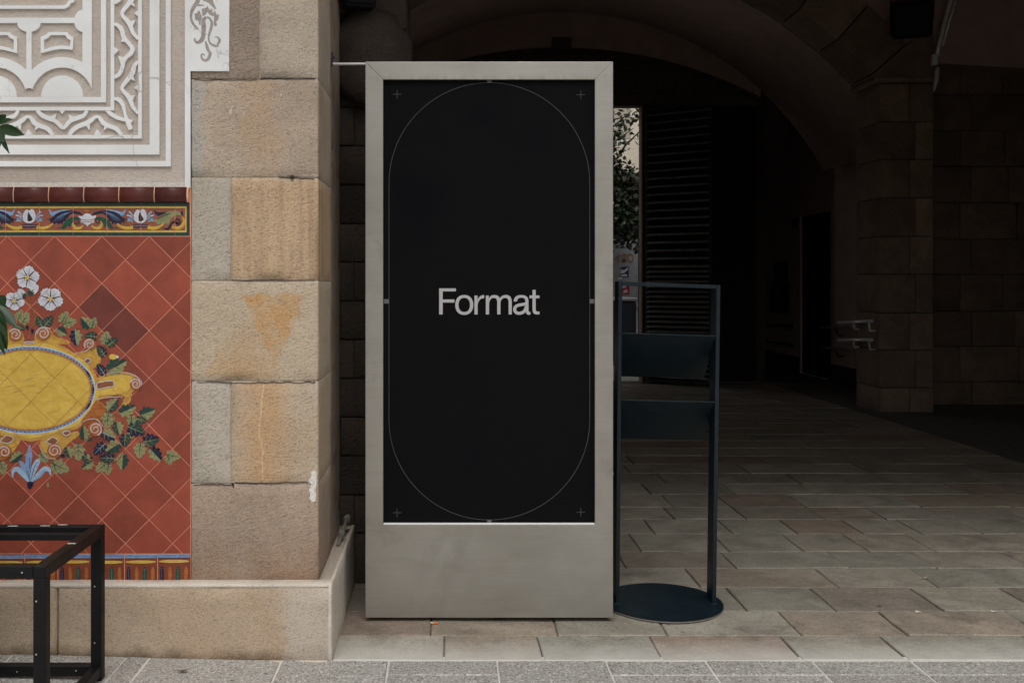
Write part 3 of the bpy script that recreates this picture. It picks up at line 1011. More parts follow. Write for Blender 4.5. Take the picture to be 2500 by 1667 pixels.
d.stroke([(565, 918), (640, 906), (740, 900)], [3, 6, 4], 'lilac')
d.stroke([(470, 1068), (520, 1040), (580, 1036), (615, 1075)], [3, 6, 6], 'lilac')
d.stroke([(232, 1180), (262, 1240), (292, 1268), (335, 1270)], [3, 6, 5], 'lilac')
d.end('painted_cartouche')

# stems
for pts, wd in (
    ([(172, 580), (178, 530), (200, 470), (212, 430), (196, 380), (172, 330), (160, 300), (160, 255)], [14, 12, 10, 6]),
    ([(206, 410), (214, 388), (246, 364)], [9, 6]), ([(178, 350), (178, 300), (190, 282)], [5, 4]),
    ([(165, 500), (130, 470), (112, 430), (100, 385)], [6, 4]), ([(188, 470), (150, 440)], [4, 3]),
    ([(240, 470), (300, 462), (362, 468)], [6, 5]), ([(440, 500), (500, 492), (550, 505), (600, 545), (622, 590), (640, 640), (634, 720), (632, 780), (614, 850)], [5, 8, 10, 10]),
    ([(640, 632), (672, 632)], [6, 4]), ([(590, 975), (650, 990), (720, 1015), (840, 1018)], [7, 5]),
    ([(680, 1005), (720, 1040), (790, 1100), (820, 1150), (880, 1190), (940, 1210), (1000, 1250)], [6, 6, 5]),
    ([(512, 1150), (512, 1200), (520, 1240)], [8, 6]), ([(500, 1290), (560, 1298), (640, 1300), (700, 1290), (730, 1240), (750, 1200)], [6, 7, 5]),
    ([(270, 1300), (330, 1292), (390, 1275), (430, 1230)], [6, 5]), ([(620, 1130), (640, 1180), (700, 1190)], [4, 4])):
    D3().stroke(pts, wd, 'stem').end('painted_stem')

LEAF = [(0, 0), (.10, .08), (.06, .24), (.16, .32), (.28, .24), (.32, .40), (.44, .45), (.52, .30), (.62, .36), (.72, .32), (.74, .19), (.86, .20), (.95, .12), (1, 0)]
leaves = [
 (255, 487, 222, 424, 'green', 'green'), (262, 484, 316, 420, 'green', 'green'), (365, 467, 404, 392, 'olive', 'olive'), (372, 468, 460, 448, 'olive', 'olive'),
 (128, 470, 172, 398, 'olive', 'olive'), (106, 452, 132, 382, 'olive', 'olive'), (335, 494, 402, 532, 'olive', 'green'), (545, 492, 486, 428, 'olive', 'green'), (547, 492, 572, 428, 'olive', 'olive'),
 (450, 498, 460, 598, 'navy', 'olive'), (585, 548, 506, 536, 'green', 'green'), (628, 600, 642, 510, 'olive', 'olive'), (640, 602, 702, 552, 'green', 'green'),
 (632, 664, 584, 596, 'navy', 'green'), (640, 752, 758, 688, 'olive', 'green'), (630, 775, 582, 706, 'navy', 'navy'), (640, 988, 706, 912, 'green', 'olive'),
 (712, 1006, 814, 958, 'olive', 'green'), (835, 1016, 930, 980, 'olive', 'green'), (650, 992, 642, 1092, 'olive', 'olive'), (786, 1010, 792, 1086, 'olive', 'olive'),
 (812, 1030, 880, 1052, 'green', 'green'), (700, 1046, 716, 1132, 'green', 'olive'), (760, 1078, 868, 1122, 'navy', 'green'), (776, 1086, 792, 1152, 'olive', 'olive'),
 (752, 1120, 744, 1206, 'navy', 'green'), (606, 1114, 694, 1152, 'navy', 'olive'), (508, 1165, 498, 1072, 'olive', 'green'), (518, 1165, 558, 1146, 'green', 'green'),
 (632, 1180, 562, 1248, 'navy', 'navy'), (722, 1176, 632, 1232, 'olive', 'green'), (850, 1174, 954, 1152, 'green', 'navy'), (842, 1172, 832, 1270, 'olive', 'olive'),
 (896, 1206, 968, 1286, 'olive', 'navy'), (988, 1246, 1080, 1264, 'olive', 'olive'), (1000, 1246, 1022, 1310, 'olive', 'olive'), (736, 1238, 730, 1340, 'olive', 'green'),
 (692, 1272, 592, 1266, 'navy', 'green'), (652, 1300, 642, 1370, 'olive', 'olive'), (640, 1300, 574, 1350, 'olive', 'olive'), (562, 1290, 490, 1332, 'green', 'olive'),
 (552, 1284, 482, 1246, 'green', 'green'), (468, 1176, 470, 1284, 'olive', 'olive'), (400, 1196, 424, 1272, 'green', 'olive'), (392, 1262, 356, 1246, 'navy', 'navy'),
 (306, 1298, 414, 1344, 'olive', 'olive'), (318, 1292, 344, 1362, 'olive', 'olive'), (136, 1238, 60, 1292, 'olive', 'green'), (236, 1236, 286, 1294, 'olive', 'olive'),
 (2, 1286, 26, 1368, 'olive', 'olive'), (160, 474, 168, 506, 'navy', 'navy'), (192, 492, 196, 528, 'navy', 'navy'), (525, 1240, 535, 1280, 'olive', 'olive'), (100, 480, 150, 500, 'green', 'green')]
for (bx_, by_, tx_, ty_, c1_, c2_) in leaves:
    dx, dy = tx_ - bx_, ty_ - by_
    asp = R.uniform(.82, 1.0)
    def tr(p, s, dx=dx, dy=dy, bx_=bx_, by_=by_, asp=asp): return (bx_ + dx * p[0] - dy * p[1] * s * asp, by_ + dy * p[0] + dx * p[1] * s * asp)
    d = D3()
    small = math.hypot(dx, dy) < 45
    for s_, cc in ((1, c1_), (-1, c2_)):
        pr = [(0, 0), (.3, .3), (.6, .28), (1, 0)] if small else LEAF
        d.poly([tr(p, s_) for p in pr], cc)
    if not small:
        hi_ = {'olive': 'lemon', 'green': 'olive', 'navy': 'blue'}[c1_]
        d.stroke([tr((0, 0), 1), tr((.5, .015), 1), tr((.94, 0), 1)], [5, 3.5, 1.5], 'olive' if 'green' in (c1_, c2_) else ('blue' if c1_ == 'navy' else 'green'), 3)
        for s_ in (1, -1):
            d.stroke([tr((.2, 0), s_), tr((.38, .3), s_)], [2.5, 1.5], 'olive' if c1_ != 'olive' else 'green', 3)
            d.stroke([tr((.42, 0), s_), tr((.62, .24), s_)], [2.5, 1.5], 'olive' if c1_ != 'olive' else 'green', 3)
    d.end('painted_leaf')
D3().poly([(652, 664), (664, 648), (692, 650), (708, 664), (690, 678), (664, 680)], 'yellow', 3).disc(704, 664, 7, 8, 'white').end('painted_bud')

# flowers
def flower(x, y, r, rot, sq=1.0):
    d = D3()
    for k in range(5):
        a0 = rot + 2 * math.pi * k / 5
        pts = [(x + r * .1 * math.cos(a0), y + r * .1 * math.sin(a0))]
        for i in range(15):
            t = i / 14
            a = a0 - .60 + 1.2 * t
            rr = r * (.60 + .40 * math.sin(math.pi * (.12 + .76 * t)) ** .6) * (1 + .045 * math.cos(t * 26))
            pts.append((x + rr * math.cos(a), y + sq * rr * math.sin(a)))
        d.poly(pts, 'white')
        for da in (-.33, -.12, .1, .3):
            a = a0 + da
            d.stroke([(x + r * .28 * math.cos(a), y + sq * r * .28 * math.sin(a)), (x + r * .52 * math.cos(a + .03), y + sq * r * .52 * math.sin(a + .03)), (x + r * .8 * math.cos(a), y + sq * r * .8 * math.sin(a))], [1.6, 2.2, .6], 'lilac' if da != .1 else 'ink', 2)
        a = a0 + math.pi / 5
        d.stroke([(x + r * .16 * math.cos(a), y + r * .16 * math.sin(a)), (x + r * .78 * math.cos(a), y + sq * r * .78 * math.sin(a))], [4.5, 1.5], 'ink', 2)
        for q in range(3):
            d.disc(x + r * .3 * math.cos(a0 + (q - 1) * .3), y + r * .3 * math.sin(a0 + (q - 1) * .3), 2, 2, 'ink', 5)
    d.disc(x, y, r * .17, r * .17, 'lemon')
    d.end('painted_flower')
flower(167, 190, 70, -.15)
flower(88, 330, 62, .25, .9)
flower(304, 318, 76, .35, .92)
def bud(bx_, by_, tx_, ty_):
    dx, dy = tx_ - bx_, ty_ - by_
    def tr(p): return (bx_ + dx * p[0] - dy * p[1], by_ + dy * p[0] + dx * p[1])
    d = D3()
    d.poly([tr(p) for p in ((.0, 0), (.3, .3), (.7, .32), (1, .12), (1.02, -.1), (.75, -.3), (.3, -.26))], 'white', 3)
    d.poly([tr(p) for p in ((-.1, 0), (.1, .26), (.45, .2), (.3, .06), (.62, 0), (.25, -.1), (.4, -.22), (.08, -.24))], 'green')
    d.stroke([tr((.5, .1)), tr((.95, .05))], 2, 'lilac'); d.stroke([tr((.5, -.1)), tr((.95, -.08))], 2, 'lilac')
    d.end('painted_bud')
bud(176, 290, 226, 238)
bud(152, 308, 112, 262)
# lily at the foot of the cartouche
d = D3()
for pts, wd, c in (
    ([(180, 1420), (168, 1330), (176, 1250), (180, 1188)], [10, 34, 40, 4], 'blue'), ([(186, 1400), (206, 1330), (226, 1290), (238, 1268)], [10, 36, 34, 4], 'sky'),
    ([(174, 1400), (150, 1340), (130, 1300), (116, 1286)], [10, 34, 28, 4], 'blue'), ([(190, 1408), (230, 1372), (270, 1332), (296, 1340), (304, 1370)], [10, 34, 30, 22, 6], 'sky'),
    ([(170, 1408), (140, 1365), (104, 1334), (80, 1348), (78, 1382)], [10, 34, 30, 22, 6], 'sky'), ([(195, 1404), (235, 1380), (268, 1346), (290, 1348)], [4, 10, 8, 3], 'blue'),
    ([(180, 1330), (178, 1260)], [4, 2], 'navy'), ([(188, 1395), (204, 1330), (222, 1292)], [3, 4, 2], 'navy'), ([(182, 1395), (160, 1340)], [3, 2], 'navy')):
    d.stroke(pts, wd, c)
d.poly([(162, 1418), (180, 1408), (202, 1416), (186, 1450), (170, 1448)], 'navy', 3)
d.end('painted_lily')
D3().poly([(280, 1420), (290, 1410), (296, 1440), (282, 1444)], 'olive').end('glaze_spot')

# frieze ornament (drawn on the frieze tiles)
VL = [W(x, 0)[0] for x in fx[1:-1]]
UB = 1 / 5.0043
def DB(): return Decal(wb, UB, diag=False, vlines=VL)
xl, xr_ = -1560, 2318
DB().poly([(xl, 76), (xr_, 76), (xr_, 120), (xl, 120)], 'teal').poly([(xl, 438), (xr_, 438), (xr_, 478), (xl, 478)], 'teal').poly([(2284, 118), (xr_, 118), (xr_, 440), (2284, 440)], 'teal').end('painted_border')
d = DB().stroke([(xl, 134), (-400, 133), (600, 133), (1400, 131), (2270, 132)], [26, 22, 26, 22, 24], 'lemon', 3).stroke([(xl, 426), (-400, 428), (600, 424), (1400, 427), (2270, 427)], 22, 'lemon', 3).stroke([(2272, 124), (2272, 436)], 18, 'lemon').end('painted_border')
def mirror(pts, mx): return [(2 * mx - p[0], p[1]) for p in pts]
def palmette(cx):
    d = DB()
    for s in (-1, 1):
        f = lambda pts: [(cx + s * (p[0] - 360), p[1]) for p in pts]
        d.stroke(f([(430, 260), (470, 210), (500, 185)]), [6, 14, 22], 'sky'); d.stroke(f([(440, 280), (480, 240), (525, 230)]), [6, 18, 20], 'sky')
        d.stroke(f([(440, 290), (490, 270), (520, 275)]), [6, 18, 14], 'blue'); d.stroke(f([(450, 310), (500, 290), (515, 305)]), [6, 16, 10], 'sky')
        d.stroke(f([(440, 330), (480, 312), (500, 336), (470, 348)]), [8, 14, 14, 8], 'orange')
        d.stroke(f([(448, 375), (520, 388), (590, 370), (650, 335)]), [42, 44, 36, 20], 'yellow2'); d.stroke(f([(452, 370), (520, 380), (590, 362), (645, 332)]), [22, 24, 18, 8], 'lemon')
        for i in range(6): d.disc(*f([(470 + i * 26, 374 - max(0, i - 2) * 7)])[0], 4, 4, 'ink', 6)
    d.poly([(cx - 70, 300), (cx - 78, 230), (cx - 50, 170), (cx - 20, 160), (cx, 175), (cx + 25, 152), (cx + 55, 165), (cx + 76, 220), (cx + 72, 285), (cx + 30, 322), (cx - 30, 322)], 'white', 3)
    d.poly([(cx - 20, 300), (cx - 22, 240), (cx - 8, 190), (cx + 6, 215), (cx + 34, 260), (cx + 40, 285), (cx + 10, 305)], 'ink', 3)
    d.stroke([(cx - 44, 200), (cx - 52, 250), (cx - 36, 296)], [3, 5, 3], 'lilac'); d.stroke([(cx + 44, 190), (cx + 56, 240), (cx + 44, 290)], [3, 5, 3], 'lilac')
    d.poly([(cx - 82, 346), (cx + 92, 342), (cx + 92, 372), (cx - 82, 376)], 'navy').dots((cx - 66, 361), (cx + 78, 357), 9, 5, 'white')
    d.end('painted_palmette')
for cx in (360, 1716, -996): palmette(cx)
def acanthus(f):
    DB().poly([f(p) for p in ((590, 150), (615, 165), (640, 190), (700, 175), (790, 158), (860, 170), (790, 190), (720, 210), (660, 235), (625, 230), (610, 200))], 'blue', 3).stroke([f(p) for p in ((640, 205), (720, 185), (820, 165))], [3, 7, 3], 'sky').end('painted_acanthus')
    d = DB().poly([f(p) for p in ((556, 268), (600, 276), (640, 255), (680, 215), (740, 185), (820, 168), (900, 172), (975, 190), (1018, 230), (950, 215), (890, 205), (850, 225), (835, 255), (810, 275), (800, 305), (775, 300), (762, 340), (735, 320), (720, 345), (695, 315), (660, 340), (650, 310), (610, 320), (618, 290))], 'navy')
    for k in range(5):
        d.stroke([f((880 - k * 22, 186 + k * 2)), f((800 - k * 26, 220 + k * 10)), f((745 - k * 22, 290 + k * 4))], [2, 4, 1.5], 'blue')
    d.end('painted_acanthus')
    DB().poly([f(p) for p in ((692, 375), (740, 378), (770, 350), (800, 300), (850, 262), (920, 248), (975, 262), (960, 285), (900, 285), (880, 330), (850, 385), (835, 350), (805, 380), (765, 404), (755, 385), (705, 390))], 'green2', 2).spiral(*f((935, 298)), 44, 1.3, 16, 'green', 0, 1 if f((1, 0))[0] > 0 and f((2, 0))[0] > f((1, 0))[0] else -1).end('painted_acanthus')
    DB().stroke([f(p) for p in ((905, 300), (890, 345), (920, 385), (980, 385), (1020, 350))], [10, 26, 34, 30, 10], 'yellow2').stroke([f(p) for p in ((908, 345), (935, 378), (985, 375), (1015, 352))], [8, 16, 16, 5], 'lemon').end('painted_acanthus')
mid = 1068
acanthus(lambda p: p)
acanthus(lambda p: (2 * mid - p[0], p[1]))
acanthus(lambda p: (p[0] - 1356, p[1]))
acanthus(lambda p: (2 * mid - p[0] - 1356, p[1]))
for mx in (mid, mid - 1356):
    d = DB().poly([(mx - 118, 238), (mx - 60, 240), (mx - 30, 212), (mx, 204), (mx + 34, 215), (mx + 62, 240), (mx + 110, 226), (mx + 104, 258), (mx + 80, 275), (mx + 84, 318), (mx + 60, 322), (mx + 20, 340), (mx + 4, 366), (mx - 24, 338), (mx - 60, 318), (mx - 82, 318), (mx - 76, 275)], 'white')
    d.stroke([(mx - 76, 282), (mx, 290), (mx + 76, 278)], 9, 'orange').stroke([(mx - 74, 306), (mx, 312), (mx + 74, 302)], 8, 'orange')
    d.poly([(mx - 40, 165), (mx - 10, 150), (mx + 34, 168), (mx + 20, 192), (mx - 20, 196)], 'orange', 3)
    d.end('painted_crest')
d = DB().poly([(1878, 162), (1925, 195), (2000, 190), (2040, 190), (1990, 215), (1930, 238), (1895, 205)], 'navy').end('painted_acanthus')
d = DB().poly([(1840, 255), (1880, 290), (1930, 275), (1990, 225), (2060, 182), (2140, 172), (2210, 195), (2245, 245), (2190, 225), (2140, 235), (2090, 265), (2070, 300), (2060, 345), (2030, 325), (2000, 350), (1970, 330), (1930, 345), (1905, 315), (1870, 300)], 'olive')
for k in range(7): d.stroke([(2120 - k * 16, 185 + k * 4), (2050 - k * 18, 230 + k * 6), (2040 - k * 22, 320 - k * 2)], [1.5, 4, 1.5], 'green')
d.end('painted_acanthus')
DB().poly([(2205, 210), (2222, 165), (2236, 200), (2240, 245), (2222, 232)], 'navy').stroke([(2182, 318), (2150, 320), (2138, 290), (2170, 276), (2200, 300), (2180, 340), (2120, 310), (2080, 360), (2050, 395), (1985, 385)], [20, 20, 16, 16, 18, 20, 22, 26, 26, 6], 'navy').end('painted_acanthus')
DB().stroke([(2225, 245), (2250, 290), (2235, 350), (2180, 388), (2118, 378), (2112, 345)], [14, 40, 44, 46, 34, 10], 'yellow2').stroke([(2238, 270), (2246, 310), (2215, 360), (2160, 382), (2125, 372)], [10, 16, 20, 18, 10], 'lemon').end('painted_acanthus')

# marks on the base tiles
UQ = 1 / 4.9
def pill(d, x0, y0, x1, y1, wd, c):
    d.stroke([(x0, y0), ((x0 + x1) / 2 + R.uniform(-2, 2), (y0 + y1) / 2), (x1, y1)], [wd * .45, wd, wd * 1.05, wd, wd * .5], c, 5)
for a, b in zip(bx[:-1], bx[1:]):
    xa, xb = a * 4.9, b * 4.9
    oy = R.uniform(-5, 5) + (xb - 2283) * -.006
    d = Decal(wq, UQ, base=DW + .0002, diag=False)
    d.stroke([(xa + 6, 128 + oy), ((xa + xb) / 2, 130 + oy), (xb - 6, 126 + oy)], 42, 'blue', 3)
    d.dots((xa + 16, 128 + oy), (xb - 16, 126 + oy), 26, 5, 'navy')
    pill(d, xa + 20, 196 + oy, xb - 22, 194 + oy, 36, 'lemon')
    d.dots((xa + 40, 196 + oy), (xb - 42, 195 + oy), 18, 3.2, 'orange')
    for k, c in enumerate(('navy', 'orange', 'green2', 'orange')):
        px_ = xa + 52 + k * 97
        pill(d, px_, 256 + oy, px_ + R.uniform(-3, 3), 446 + R.uniform(-20, 6), 40 if c == 'navy' else 46, c)
        d.dots((px_, 280 + oy), (px_, 425), 9, 3.4, 'yellow2' if c == 'orange' else 'sky')
    d.end('painted_marks')

# ================================================================== PLINTH
plinth = thing('stone_plinth', 'low sandstone plinth with pale mortar lip running under the tiles and the pier', 'plinth', (-.6, 3.93, 0))
PZ = .297
PXR = at(806, 1614, 3.9).x
rough_block('stone_block', M['plinth'], plinth, wf(131, 0, 3.9)[0] + .003, PXR, 3.902, 4.9, -.03, PZ - .004, .006, .06, .0012, .008, 3)
rough_block('stone_block', M['plinth'], plinth, -2.1, wf(131, 0, 3.9)[0] - .003, 3.902, 4.4, -.03, PZ - .004, .006, .08, .0012, .006, 4)
rough_block('stone_block', M['plinth'], plinth, -3.2, -2.106, 3.902, 4.4, -.03, PZ - .004, .006, .2, .0012, .006, 5)
rough_block('mortar_lip', M['mortar'], plinth, -3.2, PXR + .004, 3.9, 3.975, PZ - .010, PZ + .006, .006, .05, .0022, .006, 6)
rough_block('mortar_lip', M['mortar'], plinth, PXR - .010, PXR + .006, 3.9, 4.88, -.02, PZ + .004, .004, .05, .0016, .006, 7)
rough_block('mortar_lip', M['mortar'], plinth, -3.2, PXR - .01, 3.884, 3.904, -.02, .003, .003, .05, .002, .003, 8)

# ================================================================== PIER
pier = thing('stone_pier', 'tall sandstone pier of large weathered blocks at the corner of the archway', 'pier', (-.75, 4.2, PZ))
PX = -.517                      # face towards the passage
YM = 4.41                       # joint between the front and rear stones
YB = 4.80
def fz(y): return wf(0, y)[1]
bed = [fz(1337), fz(1110), fz(875), fz(645), fz(408), fz(182), 2.86, 3.39]
xs_ = wf(530.5, 0)[0]
g = .0011
def blk(m, x0, x1, i, seed, y0=DW - .001, y1=YM - g, **kw):
    return rough_block('stone_block', M[m], pier, x0, x1, y0, y1, bed[i] + g, bed[i + 1] - g, .0045, .045, .0018, .007, seed, **kw)
XL = XR + .0015
blk('st_brown', XL, PX, 0, 11)
blk('st_grey', XL, xs_ - g, 1, 12); blk('st_vein', xs_ + g, PX, 1, 13)
blk('st_tri', XL, PX, 2, 14)
blk('st_grey', XL, xs_ - g, 3, 15); blk('st_ochre', xs_ + g, PX, 3, 16)
blk('st_pink', XL, PX, 4, 17)
xt_ = wf(596, 0)[0]
blk('st_top', XL, xt_ - g, 5, 18); blk('st_top2', xt_ + g, PX, 5, 19)
blk('st_top2', XL, PX, 6, 20)
rb = [PZ, .66, 1.18, 1.55, 2.1, 2.62, 3.39]
for i in range(len(rb) - 1):
    rough_block('stone_block', M['st_side'], pier, -1.1, PX - .004, YM + g, YB, rb[i] + g, rb[i + 1] - g, .006, .06, .0025, .008, 30 + i)
box('joint_core', M['joint'], pier, XL + .012, PX - .0035, DW + .0022, YB - .012, PZ - .01, 3.38)
M['crack'] = mat_plain('open_joint_dirt', (.045, .032, .024, 1), .95, .3, 80)  # dark stain and crack lines drawn along the joints
def crack(pts, wd):
    bm = bmesh.new()
    q = []
    for i in range(len(pts) - 1):
        for k in range(5):
            t = k / 5
            q.append((pts[i][0] + (pts[i + 1][0] - pts[i][0]) * t, pts[i][1] + (pts[i + 1][1] - pts[i][1]) * t + R.uniform(-1.1, 1.1)))
    q.append(pts[-1])
    add_stroke(bm, [wf(*p) for p in q], [w_ * FVK * DW / F for w_ in wd], DW - .0042, .006, n=2)
    bm_obj('open_joint', bm, M['crack'], pier)
crack([(452, 877), (520, 878), (570, 879), (640, 877), (690, 878), (724, 877)], [.3, .7, .4, 1.5, .9, 2.0])
crack([(540, 1108), (600, 1109), (660, 1107), (712, 1107)], [1.6, 1.1, .8, .6])
crack([(444, 1113), (490, 1112), (532, 1112)], [.5, .9, 1.2])
crack([(533, 1110), (536, 1113), (537, 1120)], [2.4, 4.2, 1.0])
crack([(596, 182), (640, 181), (724, 181)], [.3, .5, .3])
crack([(446, 184), (500, 183), (592, 184)], [.2, .5, .3])
crack([(640, 407), (672, 408), (722, 411)], [.3, 1.0, .3])
crack([(532, 643), (600, 644), (724, 643)], [.8, .4, .3])
# white plaster plaque carried over onto the pier
bm = bmesh.new()
pl = [wp(*p) for p in ((50.5, -700), (878, -700), (872, 1525), (50.5, 1525))]
add_poly(bm, pl, DW - .0073, .0078)
bm_obj('plaster_plaque', bm, M['white'], pier)
M['incised'] = mat_stone('incised_shaded_plaster', alb(150, 142, 136), bump=.5, dark=.85)  # undercoat tone deepened to stand in for shade in the cuts
def incised(strokes=(), polys=()):
    bm = bmesh.new()
    k = 0
    for p, wd in strokes:
        add_stroke(bm, [wp(*q) for q in p], [q / 8.708 * DW / F for q in wd], DW - .0079 - k * .0001, .0012, n=5); k += 1
    for p in polys:
        add_poly(bm, [wp(*q) for q in p], DW - .0079 - k * .0001, .0012); k += 1
    bm_obj('incised_scroll', bm, M['incised'], pier)
incised([([(230, -60), (200, 60), (130, 160), (72, 290), (70, 420), (115, 530), (215, 640)], [90, 90, 80, 60, 50, 50, 40]), ([(170, 125), (250, 130), (350, 128)], [40, 40, 14])])
incised(polys=[[(320, -20), (320, 30), (440, 80), (570, 212), (605, 208), (540, 80), (525, -20)], [(240, 235), (290, 350), (285, 420), (265, 540), (235, 545), (228, 480), (205, 430), (175, 450), (150, 400), (135, 305), (185, 305)], [(290, 210), (400, 180), (408, 130), (450, 225), (522, 222), (515, 300), (575, 250), (610, 330), (665, 320), (655, 365), (635, 450), (600, 460), (615, 560), (575, 575), (545, 540), (560, 360), (470, 340), (410, 270), (370, 330), (310, 360)]])
incised([([(385, 380), (330, 450), (335, 580), (330, 700), (320, 800), (280, 880), (200, 920), (150, 880), (145, 830)], [60, 80, 100, 90, 90, 90, 60, 40, 40]), ([(370, 385), (440, 395), (500, 480), (500, 580), (465, 700), (440, 820), (470, 930), (560, 985), (655, 990)], [20, 40, 50, 60, 50, 30, 40, 50, 30]), ([(570, 800), (640, 815), (670, 870), (650, 930), (620, 960)], [14, 36, 56, 50, 40]),
         ([(372, 895), (400, 990), (430, 1080), (490, 1165)], [30, 60, 60, 50]), ([(470, 1160), (440, 1250), (370, 1300), (300, 1260), (285, 1190), (320, 1165), (360, 1195)], [60, 60, 50, 40, 34, 26, 14])])
# mortar smears, the plugged hole and the white repair at the corner
rr = random.Random(5)
def blob(bm, cx, cz_, rx, rz, y, th, n=18, rough=.3):
    pts = []
    for i in range(n):
        t = 2 * math.pi * i / n
        k = 1 + rr.uniform(-rough, rough)
        pts.append((cx + rx * k * math.cos(t), cz_ + rz * k * math.sin(t)))
    add_poly(bm, pts, y, th)
bm = bmesh.new()
add_poly(bm, [wf(*p) for p in ((722, 1079), (714, 1084), (716, 1092), (710, 1100), (707, 1108), (716, 1110), (713, 1118), (709, 1126), (713, 1134), (711, 1144), (716, 1153), (724, 1150), (726, 1138), (724.5, 1125), (727, 1112), (727.5, 1098), (727, 1085))], DW - .003, .02)
bm_obj('mortar_repair', bm, M['white_repair'], pier)
for (x, y, rx, ry_) in ((530, 258, 3, 7), (560, 262, 1.5, 4), (511, 346, 1.5, 2.5), (646, 220, 1.2, 4), (533, 247, 1.5, 3)):
    bm = bmesh.new()
    c = wf(x, y); blob(bm, c[0], c[1], rx * FVK * DW / F, ry_ * FVK * DW / F, DW - .003, .006)
    bm_obj('mortar_fleck', bm, M['mortar'], pier)
bm = bmesh.new()
c = wf(671, 408)
add_cyl(bm, (c[0], DW - .0065, c[1]), (c[0], DW + .01, c[1]), .0085, n=14)
bm_obj('plugged_hole', bm, mat_plain('rusty_plug', (.03, .022, .018, 1), .9), pier)
# ================================================================== BUILDING ROUND THE PASSAGE
M['dim_stone'] = mat_stone('shaded_sandstone', (.082, .063, .05, 1), dark=.6, per_object=True, grain=70, bump=.8)  # passage shade put into the stone's low base colour
M['dim_stone2'] = mat_stone('dim_sandstone', (.31, .22, .16, 1), dark=.5, per_object=True, grain=70, bump=.8)  # sandstone darkened to stand in for shade under the arch
M['dim_stone3'] = mat_stone('darker_sandstone', (.25, .175, .125, 1), dark=.5, per_object=True, grain=70, bump=.6)  # darker copy for the far right wall
M['pinkwall'] = mat_stone('dull_pink_plaster', (.78, .57, .50, 1), dark=.82, bump=.2)  # lightened to make up for the little daylight reaching this wall
M['vaultplaster'] = mat_stone('dim_vault_plaster', (.42, .30, .27, 1), dark=.75, bump=.25)  # darker copy of the pink plaster, standing in for vault shade
M['black_paint'] = mat_plain('black_paint', (.009, .009, .010, 1), .6, spec=.12)
M['dark_metal'] = mat_plain('dark_grey_metal', (.06, .06, .06, 1), .38, .25, 20, .6)
M['galv'] = mat_plain('dull_galvanised_slat', (.42, .41, .39, 1), .34, .3, 9, .7)
M['wood'] = mat_plain('old_dark_timber', (.07, .045, .032, 1), .7, .35, 14, bump=.3)
M['rail'] = mat_plain('worn_steel', (.74, .73, .70, 1), .35, .1, 30, .4)
M['facade'] = mat_stone('facade_stone', alb(170, 150, 130), bump=.5)

up = thing('unseen_upper_facade', 'unseen sandstone facade above the archway mouth, its opening shaped for shade, over the pier and the decorated wall', 'facade', (0, 4.4, 3.4))
box('wall', M['facade'], up, -6, 8, 3.985, 4.79, 3.40, 11.5)  # unseen; lintel height and opening width set to shade the passage
box('wall', M['facade'], up, 4.9, 8, 3.985, 4.79, 0, 3.395)
box('wall', M['facade'], up, -6, -3.21, 3.985, 4.79, 0, 3.395)

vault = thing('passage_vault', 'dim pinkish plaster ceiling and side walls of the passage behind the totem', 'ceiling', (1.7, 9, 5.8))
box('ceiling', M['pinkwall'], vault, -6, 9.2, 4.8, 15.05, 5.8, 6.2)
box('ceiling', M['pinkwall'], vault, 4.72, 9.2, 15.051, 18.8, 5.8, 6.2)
box('side_wall', M['dim_stone'], vault, -2.0, -1.72, 5.5, 15.0, 0, 5.79)
box('side_wall', M['dim_stone'], vault, 8.3, 8.6, 4.8, 12.6, 0, 5.79)
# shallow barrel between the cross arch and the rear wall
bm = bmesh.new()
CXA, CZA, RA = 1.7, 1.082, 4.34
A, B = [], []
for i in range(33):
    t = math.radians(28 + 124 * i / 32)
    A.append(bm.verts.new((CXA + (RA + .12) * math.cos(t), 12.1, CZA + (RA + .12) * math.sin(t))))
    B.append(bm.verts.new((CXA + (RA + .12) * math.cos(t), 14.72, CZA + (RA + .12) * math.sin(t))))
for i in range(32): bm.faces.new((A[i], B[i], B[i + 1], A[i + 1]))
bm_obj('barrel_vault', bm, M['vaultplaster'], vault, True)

ip = thing('inner_pier', 'dark stone pier standing in shade between the sandstone pier and the totem', 'pier', (-.6, 5.2, 0))
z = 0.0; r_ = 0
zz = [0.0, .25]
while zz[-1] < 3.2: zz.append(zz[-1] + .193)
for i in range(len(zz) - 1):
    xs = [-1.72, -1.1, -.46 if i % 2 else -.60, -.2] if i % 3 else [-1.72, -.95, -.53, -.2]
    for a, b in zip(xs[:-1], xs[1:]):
        rough_block('stone_block', M['dim_stone'], ip, a + .003, b - .003, 4.9 + R.uniform(-.003, .003), 5.5, zz[i] + .003, zz[i + 1] - .003, .005, .3, .003, .006, 50 + i)
box('core', M['dim_stone'], ip, -1.71, -.212, 4.915, 5.49, 0, 3.3)
# rounded corbel on top of it, under the lamp
bm = bmesh.new()
bmesh.ops.create_uvsphere(bm, u_segments=20, v_segments=14, radius=1)
for v in bm.verts:
    k = 1 + .14 * noise.noise(v.co * 2.3)
    v.co = Vector((-.38 + v.co.x * .21 * k, 4.86 + v.co.y * .12 * k, 2.62 + v.co.z * .24 * k))
bm_obj('carved_corbel', bm, M['dim_stone'], ip, True)

